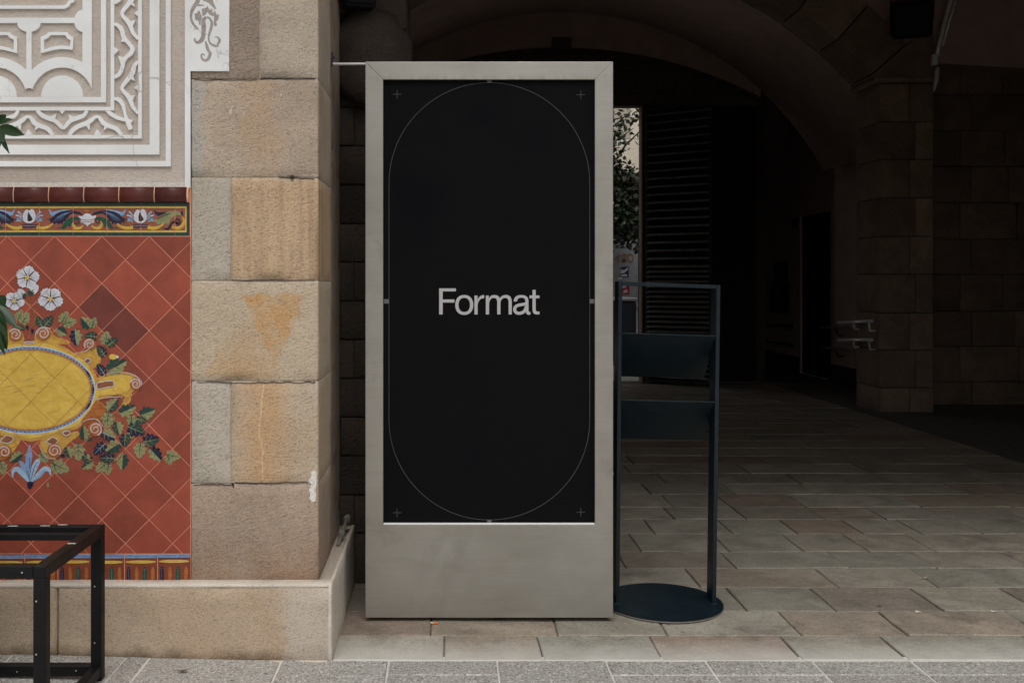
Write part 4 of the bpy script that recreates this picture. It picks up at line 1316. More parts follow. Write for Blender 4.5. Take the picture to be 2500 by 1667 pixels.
def floodlight(label, c, sx, sy, sz, tilt, yaw):
    t = thing('floodlight', label, 'floodlight', c, 'black floodlights in the passage')
    Rm = Matrix.Translation(c) @ Matrix.Rotation(yaw, 4, 'Z') @ Matrix.Rotation(tilt, 4, 'X')
    def part(name, fn, m):
        bm = bmesh.new(); fn(bm)
        bmesh.ops.transform(bm, matrix=Rm, verts=bm.verts[:])
        return bm_obj(name, bm, m, t)
    part('housing', lambda bm: add_box(bm, -sx / 2, sx / 2, -sy / 2, sy / 2, -sz / 2, sz / 2, sx * .08, 2), M['black_paint'])
    part('lens', lambda bm: add_box(bm, -sx * .42, sx * .42, -sy / 2 - .012, -sy / 2 - .001, -sz * .4, sz * .4, .003), M['black_paint'])
    def brk(bm):
        for s in (-1, 1): add_box(bm, s * (sx / 2 + .012) - .006, s * (sx / 2 + .012) + .006, -.02, .02, -.02, sz * .8, .002)
        add_box(bm, -sx / 2 - .018, sx / 2 + .018, -.02, .02, sz * .8, sz * .8 + .012, .002)
        add_box(bm, -.03, .03, -.02, sy * .9, sz * .8 + .012, sz * .8 + .03, .002)
    part('bracket', brk, M['black_paint'])
    def cooling(bm):
        for k in range(6): add_box(bm, -sx * .45 + k * sx * .17, -sx * .45 + k * sx * .17 + .012, sy / 2 + .001, sy / 2 + .04, -sz * .4, sz * .4)
    part('cooling_rib', cooling, M['black_paint'])
floodlight('black box floodlight high on the dark inner pier beside the totem top', Vector((-.42, 4.72, 2.90)), .15, .12, .17, .12, .25)
floodlight('black box floodlight above the springing of the right hand stone pier', Vector((5.30, 11.2, 4.50)), .42, .3, .40, .35, -.35)

# right-hand pier, cross arch, stone wall
zrow = [-.03, .27, .71, 1.145, 1.60, 2.04, 2.49, 2.94, 3.38, 3.83]
CXA_ = 1.7
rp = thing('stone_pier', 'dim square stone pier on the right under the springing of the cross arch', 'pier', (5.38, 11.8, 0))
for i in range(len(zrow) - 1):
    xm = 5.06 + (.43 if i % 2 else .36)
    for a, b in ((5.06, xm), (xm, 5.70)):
        rough_block('stone_block', M['dim_stone2'], rp, a + .004, b - .004, 11.5 + R.uniform(-.006, .006), 12.15, zrow[i] + .004, zrow[i + 1] - .004, .009, .4, .004, .01, 80 + i)
box('core', M['dim_stone'], rp, 5.08, 5.69, 11.53, 12.13, 0, 3.82)
box('impost', M['dim_stone2'], rp, 5.0, 5.72, 11.46, 12.18, 3.835, 3.90, .015)
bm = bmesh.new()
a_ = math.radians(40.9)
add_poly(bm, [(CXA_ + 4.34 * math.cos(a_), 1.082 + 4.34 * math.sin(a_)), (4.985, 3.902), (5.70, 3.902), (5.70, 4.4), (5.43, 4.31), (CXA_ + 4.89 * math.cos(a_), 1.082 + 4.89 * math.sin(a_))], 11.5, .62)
bm_obj('springer', bm, M['dim_stone2'], rp)
ca = thing('cross_arch', 'stone arch of wedge blocks spanning the passage overhead', 'arch', (1.7, 11.8, 3.8))
a0, a1, nv = 41.0, 139.0, 13
for i in range(nv):
    ta, tb = math.radians(a0 + (a1 - a0) * i / nv + .12), math.radians(a0 + (a1 - a0) * (i + 1) / nv - .12)
    bm = bmesh.new()
    pts = []
    dr = R.uniform(-.008, .008)
    for k in range(4): t = ta + (tb - ta) * k / 3; pts.append((CXA + (RA + dr) * math.cos(t), CZA + (RA + dr) * math.sin(t)))
    for k in range(4): t = tb + (ta - tb) * k / 3; pts.append((CXA + (RA + .55) * math.cos(t), CZA + (RA + .55) * math.sin(t)))
    add_poly(bm, pts, 11.5 + R.uniform(-.012, .012), .6)
    add_poly(bm, pts, 12.12, 0)
    bm_obj('wedge_stone', bm, M['dim_stone2'], ca)
bm = bmesh.new()
pts = [(CXA + (RA + .56) * math.cos(math.radians(t)), CZA + (RA + .56) * math.sin(math.radians(t))) for t in range(38, 143, 4)]
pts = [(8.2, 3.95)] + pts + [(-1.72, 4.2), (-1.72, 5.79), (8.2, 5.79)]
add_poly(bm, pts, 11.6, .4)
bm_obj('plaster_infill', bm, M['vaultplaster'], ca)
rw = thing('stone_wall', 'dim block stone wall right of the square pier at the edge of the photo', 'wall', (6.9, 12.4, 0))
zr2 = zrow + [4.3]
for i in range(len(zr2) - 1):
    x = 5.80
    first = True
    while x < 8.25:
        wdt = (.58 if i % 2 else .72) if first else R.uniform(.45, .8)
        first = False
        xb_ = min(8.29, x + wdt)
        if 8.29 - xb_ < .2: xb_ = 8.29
        rough_block('stone_block', M['dim_stone3'], rw, x + .004, xb_ - .004, 12.2 + R.uniform(-.01, .01), 12.5, zr2[i] + .004, zr2[i + 1] - .004, .009, .5, .004, .01, 120 + i)
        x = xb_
box('core', M['dim_stone'], rw, 5.72, 8.29, 12.24, 12.49, 0, 4.29)
pc = thing('drain_pipe', 'pale grey cable conduit running down the corner by the right floodlight', 'pipe', (5.72, 12.0, 3.8))
bm = bmesh.new()
add_tube(bm, [(5.98, 11.46, 5.2), (5.86, 11.44, 4.75), (5.72, 11.42, 4.25), (5.70, 11.42, 4.12)], .028)
add_tube(bm, [(6.04, 11.47, 5.2), (5.92, 11.45, 4.75), (5.77, 11.43, 4.25)], .014)
bm_obj('tube', bm, M['rail'], pc, True)
box('clamp', mat_plain('white_plastic', (.7, .7, .68, 1), .5), pc, 5.64, 5.70, 11.40, 11.46, 4.02, 4.15, .005)
bm = bmesh.new(); add_tube(bm, [(5.70, 11.42, 4.0), (5.69, 11.42, 3.85), (5.66, 11.42, 3.72)], [.026, .03, .012]); bm_obj('tube_end', bm, M['rail'], pc, True)

# pink plaster wall with door, boxes and rails
pw = thing('plaster_wall', 'dull pink plaster wall along the right of the passage with a dark door in it', 'wall', (6.0, 15, 0))
box('wall', M['pinkwall'], pw, 5.9, 6.3, 12.55, 15.1, -.02, 5.79)
box('wall', M['pinkwall'], pw, 5.9, 6.3, 16.4, 18.4, -.02, 5.79)
box('wall', M['pinkwall'], pw, 5.9, 6.3, 15.101, 16.399, 2.6, 5.79)
box('skirting', M['dim_stone'], pw, 5.86, 5.90, 16.4, 18.2, -.02, .26, .006)
box('skirting', M['dim_stone'], pw, 5.86, 5.90, 12.55, 15.1, -.02, .26, .006)
dr_ = box('door', M['black_paint'], pw, 5.935, 5.99, 15.103, 16.397, 0, 2.597)
bm = bmesh.new()
for k in range(12): add_box(bm, 5.915, 5.934, 15.2, 16.3, .5 + k * .09, .53 + k * .09, .004)
bm_obj('door_slat', bm, M['dark_metal'], dr_)
box('end_wall', M['pinkwall'], pw, 4.86, 5.9, 18.4, 18.7, 0, 5.79)
box('end_wall', M['dim_stone'], pw, 4.72, 4.86, 15.0, 18.7, 0, 5.79)  # wall added against light leaks; dark stone keeps its lit edge black
bxs = thing('intercom_box', 'small dark upper box mounted on the pink plaster wall', 'box', (5.85, 17.2, 1.7), 'wall boxes left of the dark door')
box('case', M['black_paint'], bxs, 5.80, 5.9, 16.98, 17.42, 1.5, 1.86, .01); box('lid', M['dark_metal'], bxs, 5.79, 5.80, 17.0, 17.4, 1.52, 1.84, .003)
bxs = thing('intercom_box', 'larger dark box under the small one on the pink plaster wall', 'box', (5.85, 17.2, 1.2), 'wall boxes left of the dark door')
box('case', M['black_paint'], bxs, 5.76, 5.9, 16.9, 17.5, .97, 1.47, .01); box('lid', M['dark_metal'], bxs, 5.75, 5.76, 16.93, 17.47, 1.0, 1.44, .003)
bxs = thing('alarm_box', 'tiny dark box beside the top corner of the dark door', 'box', (5.86, 16.6, 2.6))
box('case', M['black_paint'], bxs, 5.84, 5.9, 16.5, 16.66, 2.42, 2.58, .02, 2); box('cap', M['dark_metal'], bxs, 5.83, 5.84, 16.53, 16.63, 2.45, 2.55, .003)
hr = thing('handrail', 'double dark handrail along the pink plaster wall past the door', 'handrail', (5.8, 16, .6))
for z_ in (.78, .47):
    bm = bmesh.new(); add_cyl(bm, (5.78, 12.9, z_ + .14), (5.78, 15.1, z_ + .03), .022); bm_obj('rail', bm, M['rail'], hr, True)
    bm = bmesh.new(); add_cyl(bm, (5.78, 16.42, z_), (5.78, 18.2, z_ - .05), .022); bm_obj('rail', bm, M['dark_metal'], hr, True)
    for y in (13.2, 14.6, 16.7, 17.8):
        bm = bmesh.new(); add_cyl(bm, (5.78, y, z_ + .02), (5.82, y, z_ - .06), .012); add_cyl(bm, (5.82, y, z_ - .06), (5.9, y, z_ - .06), .012); bm_obj('bracket', bm, M['dark_metal'], hr)
hr2 = thing('handrail', 'short pair of pale steel handrails on the left side of the dim square pier', 'handrail', (5.0, 11.8, .9))
for z_ in (1.02, .80):
    bm = bmesh.new(); add_cyl(bm, (4.98, 11.5, z_ + .03), (4.98, 12.5, z_ - .03), .02); bm_obj('rail', bm, M['rail'], hr2, True)
    for y in (11.6, 12.05):
        bm = bmesh.new(); add_cyl(bm, (4.98, y, z_ + .01), (5.0, y, z_ - .09), .011); add_cyl(bm, (5.0, y, z_ - .09), (5.06, y, z_ - .09), .011); bm_obj('bracket', bm, M['rail'], hr2)

# rear wall with the shallow arch, timber boarding and the way out
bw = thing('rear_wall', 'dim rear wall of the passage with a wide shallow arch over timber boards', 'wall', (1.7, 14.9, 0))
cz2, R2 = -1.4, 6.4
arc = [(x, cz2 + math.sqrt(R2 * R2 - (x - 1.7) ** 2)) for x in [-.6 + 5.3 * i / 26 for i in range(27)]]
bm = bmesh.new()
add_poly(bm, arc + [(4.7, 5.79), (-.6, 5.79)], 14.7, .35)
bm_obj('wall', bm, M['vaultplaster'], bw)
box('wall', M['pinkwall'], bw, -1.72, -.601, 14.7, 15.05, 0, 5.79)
bm = bmesh.new()
add_ring(bm, arc, [(p[0], p[1] - .045) for p in arc], 14.66, .1, closed=False)
bm_obj('arch_rim', bm, M['dim_stone'], bw)
box('keystone', M['dim_stone'], bw, 1.58, 1.86, 14.6, 14.72, 4.94, 5.14, .01)
box('boarding_back', M['wood'], bw, -.6, 4.7, 14.905, 14.94, 4.335, 5.2)  # backing added to stop sky light leaking over the boards
x = -.6
while x < 4.7:
    xb_ = min(4.7, x + .29)
    top = min(cz2 + math.sqrt(R2 * R2 - (xx - 1.7) ** 2) for xx in (x, xb_)) - .02
    box('board', M['wood'], bw, x + .004, xb_ - .004, 14.86 + R.uniform(0, .01), 14.9, 4.335, top, .004)
    x = xb_
box('beam', M['wood'], bw, -.6, 4.7, 14.78, 14.98, 4.15, 4.33, .01)
box('door_post', M['dim_stone2'], bw, 2.925, 2.95, 14.74, 14.95, 0, 4.149, .004)
box('recess_shade_sheet', M['black_paint'], bw, 2.951, 4.7, 14.90, 14.95, 0, 4.149)  # black sheet standing in for the shade of a dark recess
lg = thing('louvred_gate', 'dark louvred metal gate leaf standing ajar beside the bright way out', 'gate', (2.95, 14.6, 0))
p0, p1 = Vector((2.965, 14.64)), Vector((3.80, 14.07))
dv = (p1 - p0); Lg = dv.length; dv.normalize(); ang = math.atan2(dv.y, dv.x)
Mg = Matrix.Translation((p0.x, p0.y, 0)) @ Matrix.Rotation(ang, 4, 'Z')
def gpart(name, fn, m):
    bm = bmesh.new(); fn(bm); bmesh.ops.transform(bm, matrix=Mg, verts=bm.verts[:]); return bm_obj(name, bm, m, lg)
for (xa, xb_, za, zb_) in ((0, .04, .03, 4.1), (Lg - .04, Lg, .03, 4.1), (.04, Lg - .04, .03, .075), (.04, Lg - .04, 4.05, 4.1)):
    gpart('stile', lambda bm: add_box(bm, xa, xb_, -.02, .02, za, zb_, .003), M['dark_metal'])
zs = [.11 + .0735 * k for k in range(23)]
while zs[-1] < 3.95: zs.append(zs[-1] + .118)
for z_ in zs:
    def sl_(bm):
        q = [(.03, -.034, z_ - .004), (.03, -.030, z_ - .007), (.03, .004, z_ + .022), (.03, .000, z_ + .026)]
        A = [bm.verts.new(p) for p in q]; B = [bm.verts.new((Lg - .03, p[1], p[2])) for p in q]
        for i in range(4): bm.faces.new((A[i], A[(i + 1) % 4], B[(i + 1) % 4], B[i]))
        bm.faces.new(A); bm.faces.new(B[::-1])
    gpart('slat', sl_, M['galv'])

# ================================================================== BEYOND THE PASSAGE
bb = thing('stone_clad_building', 'pale building of tall stone panels seen through the gap behind the totem', 'building', (4, 27, 0))
M['clad'] = mat_stone('pale_cladding', alb(186, 176, 160), bump=.2, per_object=True, dark=.9, grain=60)
box('wall', M['dim_stone'], bb, -6, 14, 26.1, 30, 4.4, 14)
box('dark_ground_floor', M['black_paint'], bb, -6, 14, 26.8, 30, 0, 4.2)  # ground floor set back in plain black
box('ledge', M['wood'], bb, -6, 14, 25.9, 26.8, 4.2, 4.4, .01)
zc_ = [4.4, 5.3, 6.25, 7.2, 8.2, 9.3, 10.5]
for i in range(len(zc_) - 1):
    x = 2.6 + (.3 if i % 2 else 0)
    while x < 8:
        box('panel', M['clad'], bb, x + .006, x + .98 - .006, 26.0 + R.uniform(0, .012), 26.09, zc_[i] + .006, zc_[i + 1] - .006)
        x += .98
wn = box('window', M['wood'], bb, 4.1, 4.98, 25.985, 25.998, 6.3, 6.95)
box('pane', M['black_paint'], wn, 4.2, 4.9, 25.97, 25.984, 6.4, 6.85)

tr_ = thing('street_tree', 'leafy tree hanging over the grey hoarding beyond the passage', 'tree', (2.9, 18.6, 0))
bark = mat_plain('bark', (.06, .05, .04, 1), .9, .3, 30, bump=.5)
bm = bmesh.new()
add_tube(bm, [(2.7, 18.8, -.1), (2.75, 18.75, 1.2), (2.72, 18.7, 2.2), (2.85, 18.6, 3.2), (2.95, 18.6, 4.4)], [.13, .11, .09, .07, .03])
limbs = []
for k in range(26):
    a = R.uniform(0, 6.28); z_ = R.uniform(2.2, 4.4); L_ = R.uniform(.5, 1.5)
    p = Vector((2.76, 18.68, z_))
    e = p + Vector((math.cos(a) * L_, math.sin(a) * L_ * .7, R.uniform(-.4, .8)))
    if k < 14: e = Vector((R.uniform(3.1, 4.1), R.uniform(18.1, 18.9), R.choice([R.uniform(2.1, 3.4), R.uniform(2.4, 3.9), R.uniform(3.4, 5.0)])))
    mid_ = (p + e) / 2 + Vector((0, 0, .18))
    add_tube(bm, [p, mid_, e], [.03, .02, .006], 5)
    limbs.append((p, mid_, e))
bm_obj('trunk', bm, bark, tr_, True)
bm = bmesh.new()
def leaf_quad(bm, p, L_, wd, mi=0):
    d_ = Vector((R.gauss(0, 1), R.gauss(0, 1), R.gauss(-.5, .7))).normalized()
    s_ = d_.cross(Vector((R.gauss(0, 1), R.gauss(0, 1), R.gauss(0, 1)))).normalized()
    v = [bm.verts.new(p), bm.verts.new(p + d_ * L_ * .45 + s_ * wd), bm.verts.new(p + d_ * L_), bm.verts.new(p + d_ * L_ * .45 - s_ * wd)]
    f = bm.faces.new(v); f.material_index = mi
for (p, m_, e) in limbs:
    for k in range(10 if e.z < 3.4 else 4):
        t = R.uniform(.25, 1.05)
        c_ = (p.lerp(m_, t * 2) if t < .5 else m_.lerp(e, t * 2 - 1))
        for q in range(16):
            leaf_quad(bm, c_ + Vector((R.gauss(0, .12), R.gauss(0, .12), R.gauss(0, .12))), R.uniform(.08, .15), R.uniform(.025, .05))
def mat_leaf(name, a, b, rough=.5):
    s = NT(name)
    return s.done(s.mix(s.r1(s.noise(9, 4, .6), .3, .7), a, b), rough, None, None, .4)
bm_obj('crown', bm, mat_leaf('tree_leaf', (.022, .036, .016, 1), (.05, .07, .034, 1)), tr_)

hd = thing('hoarding', 'grey metal hoarding with orange scribble and torn posters beyond the passage', 'hoarding', (3.1, 19.5, 0))
M['hoard'] = mat_plain('grey_sheet', alb(146, 148, 152), .7, .12, 12)
box('sheet', M['hoard'], hd, 1.0, 3.80, 19.5, 19.54, .05, 2.36)
box('post', M['dark_metal'], hd, 3.80, 3.86, 19.5, 19.58, 0, 2.36)
box('rail', M['hoard'], hd, 1.0, 3.8, 19.47, 19.5, 1.02, 1.07)
def wh(x, y): p = at(1480 + x / 3.136, 200 + y / 3.136, 19.48); return (p.x, p.z)
bm = bmesh.new()
for pts in ([(58, 1362), (84, 1340), (112, 1326)], [(84, 1340), (92, 1386)], [(118, 1335), (140, 1318), (152, 1336), (130, 1352), (122, 1372), (142, 1380), (156, 1358)], [(182, 1318), (204, 1332), (204, 1362), (184, 1376), (168, 1356), (168, 1330), (184, 1318)]):
    add_stroke(bm, [wh(*p) for p in pts], .022, 19.49, .004)
bm_obj('scribble', bm, mat_plain('orange_spray', alb(150, 100, 60), .8), hd)
def sticker(name, m, pts):
    bm = bmesh.new(); add_poly(bm, [wh(*p) for p in pts], 19.494, .003); return bm_obj(name, bm, m, hd)
pw_ = mat_plain('torn_paper', alb(196, 194, 200), .8); pb_ = mat_plain('purple_print', alb(46, 40, 80), .8); prd = mat_plain('red_print', alb(170, 40, 50), .7)
sticker('poster', pb_, [(108, 1420), (172, 1412), (174, 1496), (110, 1500)])
for q in ([(110, 1432), (135, 1442), (150, 1432), (168, 1418), (166, 1440), (140, 1462), (112, 1470)], [(112, 1480), (140, 1470), (162, 1474), (160, 1490), (115, 1488)]):
    bm = bmesh.new(); add_poly(bm, [wh(*p) for p in q], 19.491, .002); bm_obj('torn_paper', bm, pw_, hd)
bm = bmesh.new(); add_poly(bm, [wh(*p) for p in ((90, 1498), (124, 1494), (126, 1512), (92, 1516))], 19.491, .002); bm_obj('torn_paper', bm, pw_, hd)
def wh2(x, y): p = at(1480 + x / 3.5625, 660 + y / 3.5625, 19.48); return (p.x, p.z)
bm = bmesh.new(); add_poly(bm, [wh2(*p) for p in ((140, 130), (203, 130), (204, 210), (140, 208))], 19.494, .003); bm_obj('poster', bm, prd, hd)
for q in ([(140, 134), (180, 130), (172, 150), (142, 156)], [(150, 175), (180, 165), (190, 190), (150, 200)]):
    bm = bmesh.new(); add_poly(bm, [wh2(*p) for p in q], 19.491, .002); bm_obj('torn_paper', bm, pw_, hd)
tb = thing('litter_bin', 'dark blue grey bin standing before the hoarding beyond the passage', 'bin', (3.2, 18, 0))
box('body', mat_plain('dark_blue_plastic', (.03, .036, .045, 1), .5), tb, 2.55, 3.42, 17.7, 18.3, .06, 1.16, .03, 2)
box('lid', M['hoard'], tb, 2.53, 3.44, 17.68, 18.32, 1.165, 1.23, .02, 2)
for (x_, y_) in ((2.62, 17.78), (3.35, 17.78), (2.62, 18.22), (3.35, 18.22)):
    bm = bmesh.new(); add_cyl(bm, (x_ - .02, y_, .06), (x_ + .02, y_, .06), .06, n=14); bm_obj('wheel', bm, M['black_paint'], tb)
st = structure(box('street', mat_plain('street_paving', alb(184, 180, 172), .85, .15, 8), None, -8, 4.72, 15.06, 60, -.03, -.001))
# ================================================================== DISPLAY TOTEM
def mat_zinc():
    s = NT('weathered_brushed_steel')
    v = s.noise(2.6, 6, .6, s.mapv(scale=(1, 1, .9)), .5)
    c = s.mix(s.r1(v, .3, .7), alb(142, 138, 130), alb(159, 155, 148))
    br = s.noise(30, 4, .7, s.mapv(scale=(.12, 1, 9)))
    c = s.mix(s.r1(br, .35, .65, 0, .16), c, alb(116, 110, 101))
    c = s.mix(s.r1(s.noise(7, 5, .65, s.mapv(scale=(.5, 1, 2.2))), .52, .78, 0, .26), c, alb(122, 112, 98))
    X = s.xyz()
    # rust freckles under the top bar edge
    zl = s.r1(X[2], 2.392, 2.425, 1, 0)
    zu = s.r1(X[2], 2.388, 2.392, 0, 1)
    rs = s.math('MULTIPLY', s.math('MULTIPLY', zl, zu), s.r1(s.noise(34, 5, .75, s.mapv(scale=(1, 1, .5))), .44, .66, 0, .7))
    c = s.mix(rs, c, alb(120, 104, 76))
    sm = s.math('MULTIPLY', s.r1(s.noise(5.2, 4, .6, s.mapv(loc=(2, 0, 7))), .58, .74, 0, .42), s.r1(X[2], .2, .5, .4, 1))
    c = s.mix(sm, c, alb(96, 90, 84))
    c = s.mix(s.r1(s.noise(260, 2, .6), .60, .78, 0, .22), c, alb(196, 192, 186))
    rgh = s.r1(s.noise(9, 6, .65, s.mapv(scale=(.6, 1, 1.6))), .3, .7, .36, .52)
    nm = s.bump(s.noise(3, 3, .5), .05, .02)
    return s.done(c, rgh, nm, .8, .5)
M['zinc'] = mat_zinc()
def mat_screen():
    s = NT('black_printed_panel')
    g = s.noise(270, 2, .9)
    c = s.mix(s.r1(g, .38, .68), (.0006, .0006, .0007, 1), (.0145, .0145, .0155, 1))
    c = s.mix(s.r1(s.noise(3, 3, .5), .56, .72, 0, .4), c, (.003, .003, .006, 1))
    return s.done(c, .8, None, None, .04)
M['screen'] = mat_screen()
M['print_grey'] = mat_plain('grey_print', srgb(178, 175, 176), .7, .03, 300, spec=.1)
M['print_line'] = mat_plain('thin_grey_print', srgb(92, 92, 92), .7, .03, 300, spec=.1)
M['print_tick'] = mat_plain('dim_grey_print', srgb(104, 103, 106), .7, .03, 300, spec=.1)
M['stainless'] = mat_plain('bright_steel', (.72, .72, .72, 1), .25, .05, 50, 1.0)

DT = 4.35
tot = thing('advertising_totem', 'tall weathered steel totem with a black panel reading Format', 'sign', (.19, 4.47, 0))
def wt_(x, y, d=DT): return W(x * FVK, y * FVK, d)
xa, zt_ = wt_(839.2, 142.3); xb, zb_ = wt_(1408.2, 1418)
ia, izt = wt_(880, 183.2); ib, izb = wt_(1366.5, 1204.5)
def bev_poly(name, pts, y, th, m, parent, b=.0016):
    bm = bmesh.new()
    add_poly(bm, pts, y, th)
    bk = [bm.verts.new((p[0], y + th, p[1])) for p in pts]
    bm.faces.new(bk[::-1])
    bmesh.ops.remove_doubles(bm, verts=bm.verts[:], dist=1e-6)
    bmesh.ops.recalc_face_normals(bm, faces=bm.faces[:])
    es = [e for e in bm.edges if all(abs(v.co.y - y) < 1e-6 for v in e.verts)]
    bmesh.ops.bevel(bm, geom=es, offset=b, segments=2, affect='EDGES', profile=.5)
    return bm_obj(name, bm, m, parent)
e_ = .0003
bev_poly('frame_panel', [(xa, zt_), (xb, zt_), (ib, izt), (ia, izt)], DT, .016, M['zinc'], tot)
mx, mz = (ib + e_, izt - e_)
bev_poly('frame_panel', [(xa, zt_ - .0006), (ia, izt - .0006), (ia, izb), (ib, izb), (ib, izt - .0006), (xb, zt_ - .0006), (xb, zb_), (xa, zb_)], DT, .016, M['zinc'], tot)
box('cabinet', M['zinc'], tot, xa + .002, xb - .002, DT + .0205, DT + .24, zb_ + .002, zt_ - .002, .002)
scn = box('screen', M['screen'], tot, ia - .004, ib + .004, DT + .0165, DT + .0200, izb - .004, izt + .004)
box('sill_strip', mat_plain('sky_glint_white', (.86, .86, .85, 1), .4, .03, 60), tot, ia + .001, ib - .001, DT - .0012, DT + .0155, izb + .0002, izb + .0056, .0018, 3)  # white colour stands in for sky glint on the upturned lip
YS = DT + .0160
def ws(x, y): p = at(1030 + x / 7.35, 660 + y / 7.35, DT + .016); return (p.x, p.z)
def letter(polys=(), strokes=(), rings=()):
    bm = bmesh.new(); k = 0
    for p in polys: add_poly(bm, [ws(*q) for q in p], YS - .0002 - k * .0001, .0004); k += 1
    for p, wd in strokes: add_stroke(bm, [ws(*q) for q in p], wd / 7.35 * (DT + .016) / F, YS - .0002 - k * .0001, .0004, n=8); k += 1
    for o, i in rings: add_ring(bm, [ws(*q) for q in o], [ws(*q) for q in i], YS - .0002, .0004)
    return bm_obj('letter', bm, M['print_grey'], scn)
letter([[(310, 324), (611, 324), (611, 376), (373, 376), (373, 522), (583, 522), (583, 577), (373, 577), (373, 790), (310, 790)]])
def sup(cx, cy, rx, ry, n=56, e=2.25):
    o = []
    for i in range(n):
        t = 2 * math.pi * i / n; c_, s_ = math.cos(t), math.sin(t)
        o.append((cx + rx * math.copysign(abs(c_) ** (2 / e), c_), cy + ry * math.copysign(abs(s_) ** (2 / e), s_)))
    return o
letter(rings=[(sup(760, 620, 161, 178), sup(760, 620, 103, 127))])
letter([[(943, 452), (998, 452), (998, 532), (1018, 492), (1048, 463), (1082, 446), (1117, 443), (1117, 501), (1085, 502), (1048, 519), (1018, 556), (1002, 608), (1000, 650), (1000, 790), (943, 790)]])
letter([[(1148, 452), (1201, 452), (1201, 506), (1228, 466), (1262, 447), (1299, 441), (1340, 446), (1374, 464), (1397, 498), (1430, 463), (1466, 447), (1503, 441), (1548, 447), (1584, 468), (1606, 506), (1613, 562), (1613, 790), (1556, 790), (1556, 566), (1549, 525), (1529, 501), (1497, 493), (1458, 500), (1429, 525), (1411, 566), (1409, 620), (1409, 790), (1352, 790), (1352, 562), (1345, 524), (1326, 501), (1295, 493), (1256, 500), (1226, 527), (1208, 570), (1205, 625), (1205, 790), (1148, 790)]])
letter([[(1648, 557), (1652, 520), (1672, 482), (1706, 456), (1752, 443), (1800, 442), (1850, 452), (1887, 474), (1907, 508), (1913, 552), (1913, 715), (1917, 738), (1929, 747), (1947, 745), (1947, 791), (1922, 797), (1892, 791), (1871, 768), (1862, 735), (1857, 700), (1857, 545), (1848, 514), (1822, 495), (1782, 489), (1742, 497), (1716, 520), (1706, 557)]],
       [([(1868, 596), (1838, 606), (1790, 614), (1730, 626), (1686, 648), (1664, 690), (1672, 732), (1702, 762), (1748, 770), (1796, 760), (1838, 732), (1862, 690), (1872, 650)], 54)])
letter([[(1985, 350), (2042, 350), (2042, 450), (2110, 450), (2110, 501), (2042, 501), (2042, 698), (2047, 726), (2066, 739), (2110, 739), (2110, 788), (2062, 790), (2020, 782), (1994, 756), (1985, 710), (1985, 501), (1931, 501), (1931, 450), (1985, 450)]])
# thin stadium line, crosses and ticks
def wv(x, y): return wt_(x, y, DT + .016)
pts = []
for i in range(49): t = math.pi * i / 48; pts.append((1124 + 231 * math.cos(t), 421 - 231 * math.sin(t)))
for i in range(49): t = math.pi * i / 48; pts.append((1124 - 231 * math.cos(t), 963 + 231 * math.sin(t)))
inn = [(1124 + (p[0] - 1124) * (1 - 0.85 / 231), (421 if p[1] < 600 else 963) + (p[1] - (421 if p[1] < 600 else 963)) * (1 - 0.85 / 231)) for p in pts]
bm = bmesh.new(); add_ring(bm, [wv(*p) for p in pts], [wv(*p) for p in inn], YS - .0002, .0004)
bm_obj('outline_ring', bm, M['print_line'], scn)
for (x, y) in ((912, 217), (1334, 218), (912, 1177), (1334, 1176)):
    bm = bmesh.new()
    h_ = .42
    add_poly(bm, [wv(*p) for p in ((x - 10, y - h_), (x + 10, y - h_), (x + 10, y + h_), (x - 10, y + h_))], YS - .0002, .0004)
    add_poly(bm, [wv(*p) for p in ((x - h_, y - 10), (x + h_, y - 10), (x + h_, y + 10), (x - h_, y + 10))], YS - .0003, .0004)
    bm_obj('printed_cross', bm, M['print_line'], scn)
for (x0, x1, y0, y1) in ((1119, 1129, 183.5, 191), (1119, 1129, 1194, 1203), (881, 893, 687, 697), (1354.5, 1366, 687, 697)):
    bm = bmesh.new(); add_poly(bm, [wv(*p) for p in ((x0, y0), (x1, y0), (x1, y1), (x0, y1))], YS - .0004, .0004); bm_obj('printed_tick', bm, M['print_tick'], scn)
for (x, y) in ((-.33, 4.40), (.71, 4.40), (-.33, 4.56), (.71, 4.56), (.19, 4.42), (.42, 4.42)):
    bm = bmesh.new(); add_cyl(bm, (x, y, 0), (x, y, zb_ + .004), .013, n=12); bm_obj('foot', bm, M['dark_metal'], tot)
for y in (466, 1087):
    bm = bmesh.new(); c = wt_(1409, y, 4.37); add_cyl(bm, (xb - .001, 4.372, c[1]), (xb + .005, 4.372, c[1]), .006, .0045, n=10); bm_obj('bolt', bm, M['stainless'], tot)
box('gap_shade_box', M['black_paint'], tot, xa + .03, xb - .03, 4.40, 4.57, .006, zb_ + .001)  # black filler standing in for shade in the gap below
# tie rod to the pier
bm = bmesh.new()
zr = at(0, 156.5, 4.43).z
add_box(bm, PX - .002, xa + .12, 4.42, 4.445, zr - .005, zr + .0035)
bm_obj('tie_bar', bm, M['rail'], tot)
bm = bmesh.new()
add_box(bm, PX - .006, PX + .006, 4.415, 4.45, zr - .006, zr + .05, .002)
add_cyl(bm, (PX + .004, 4.432, zr + .032), (PX + .013, 4.432, zr + .032), .008, n=8)
bm_obj('wall_plate', bm, M['dark_metal'], tot)

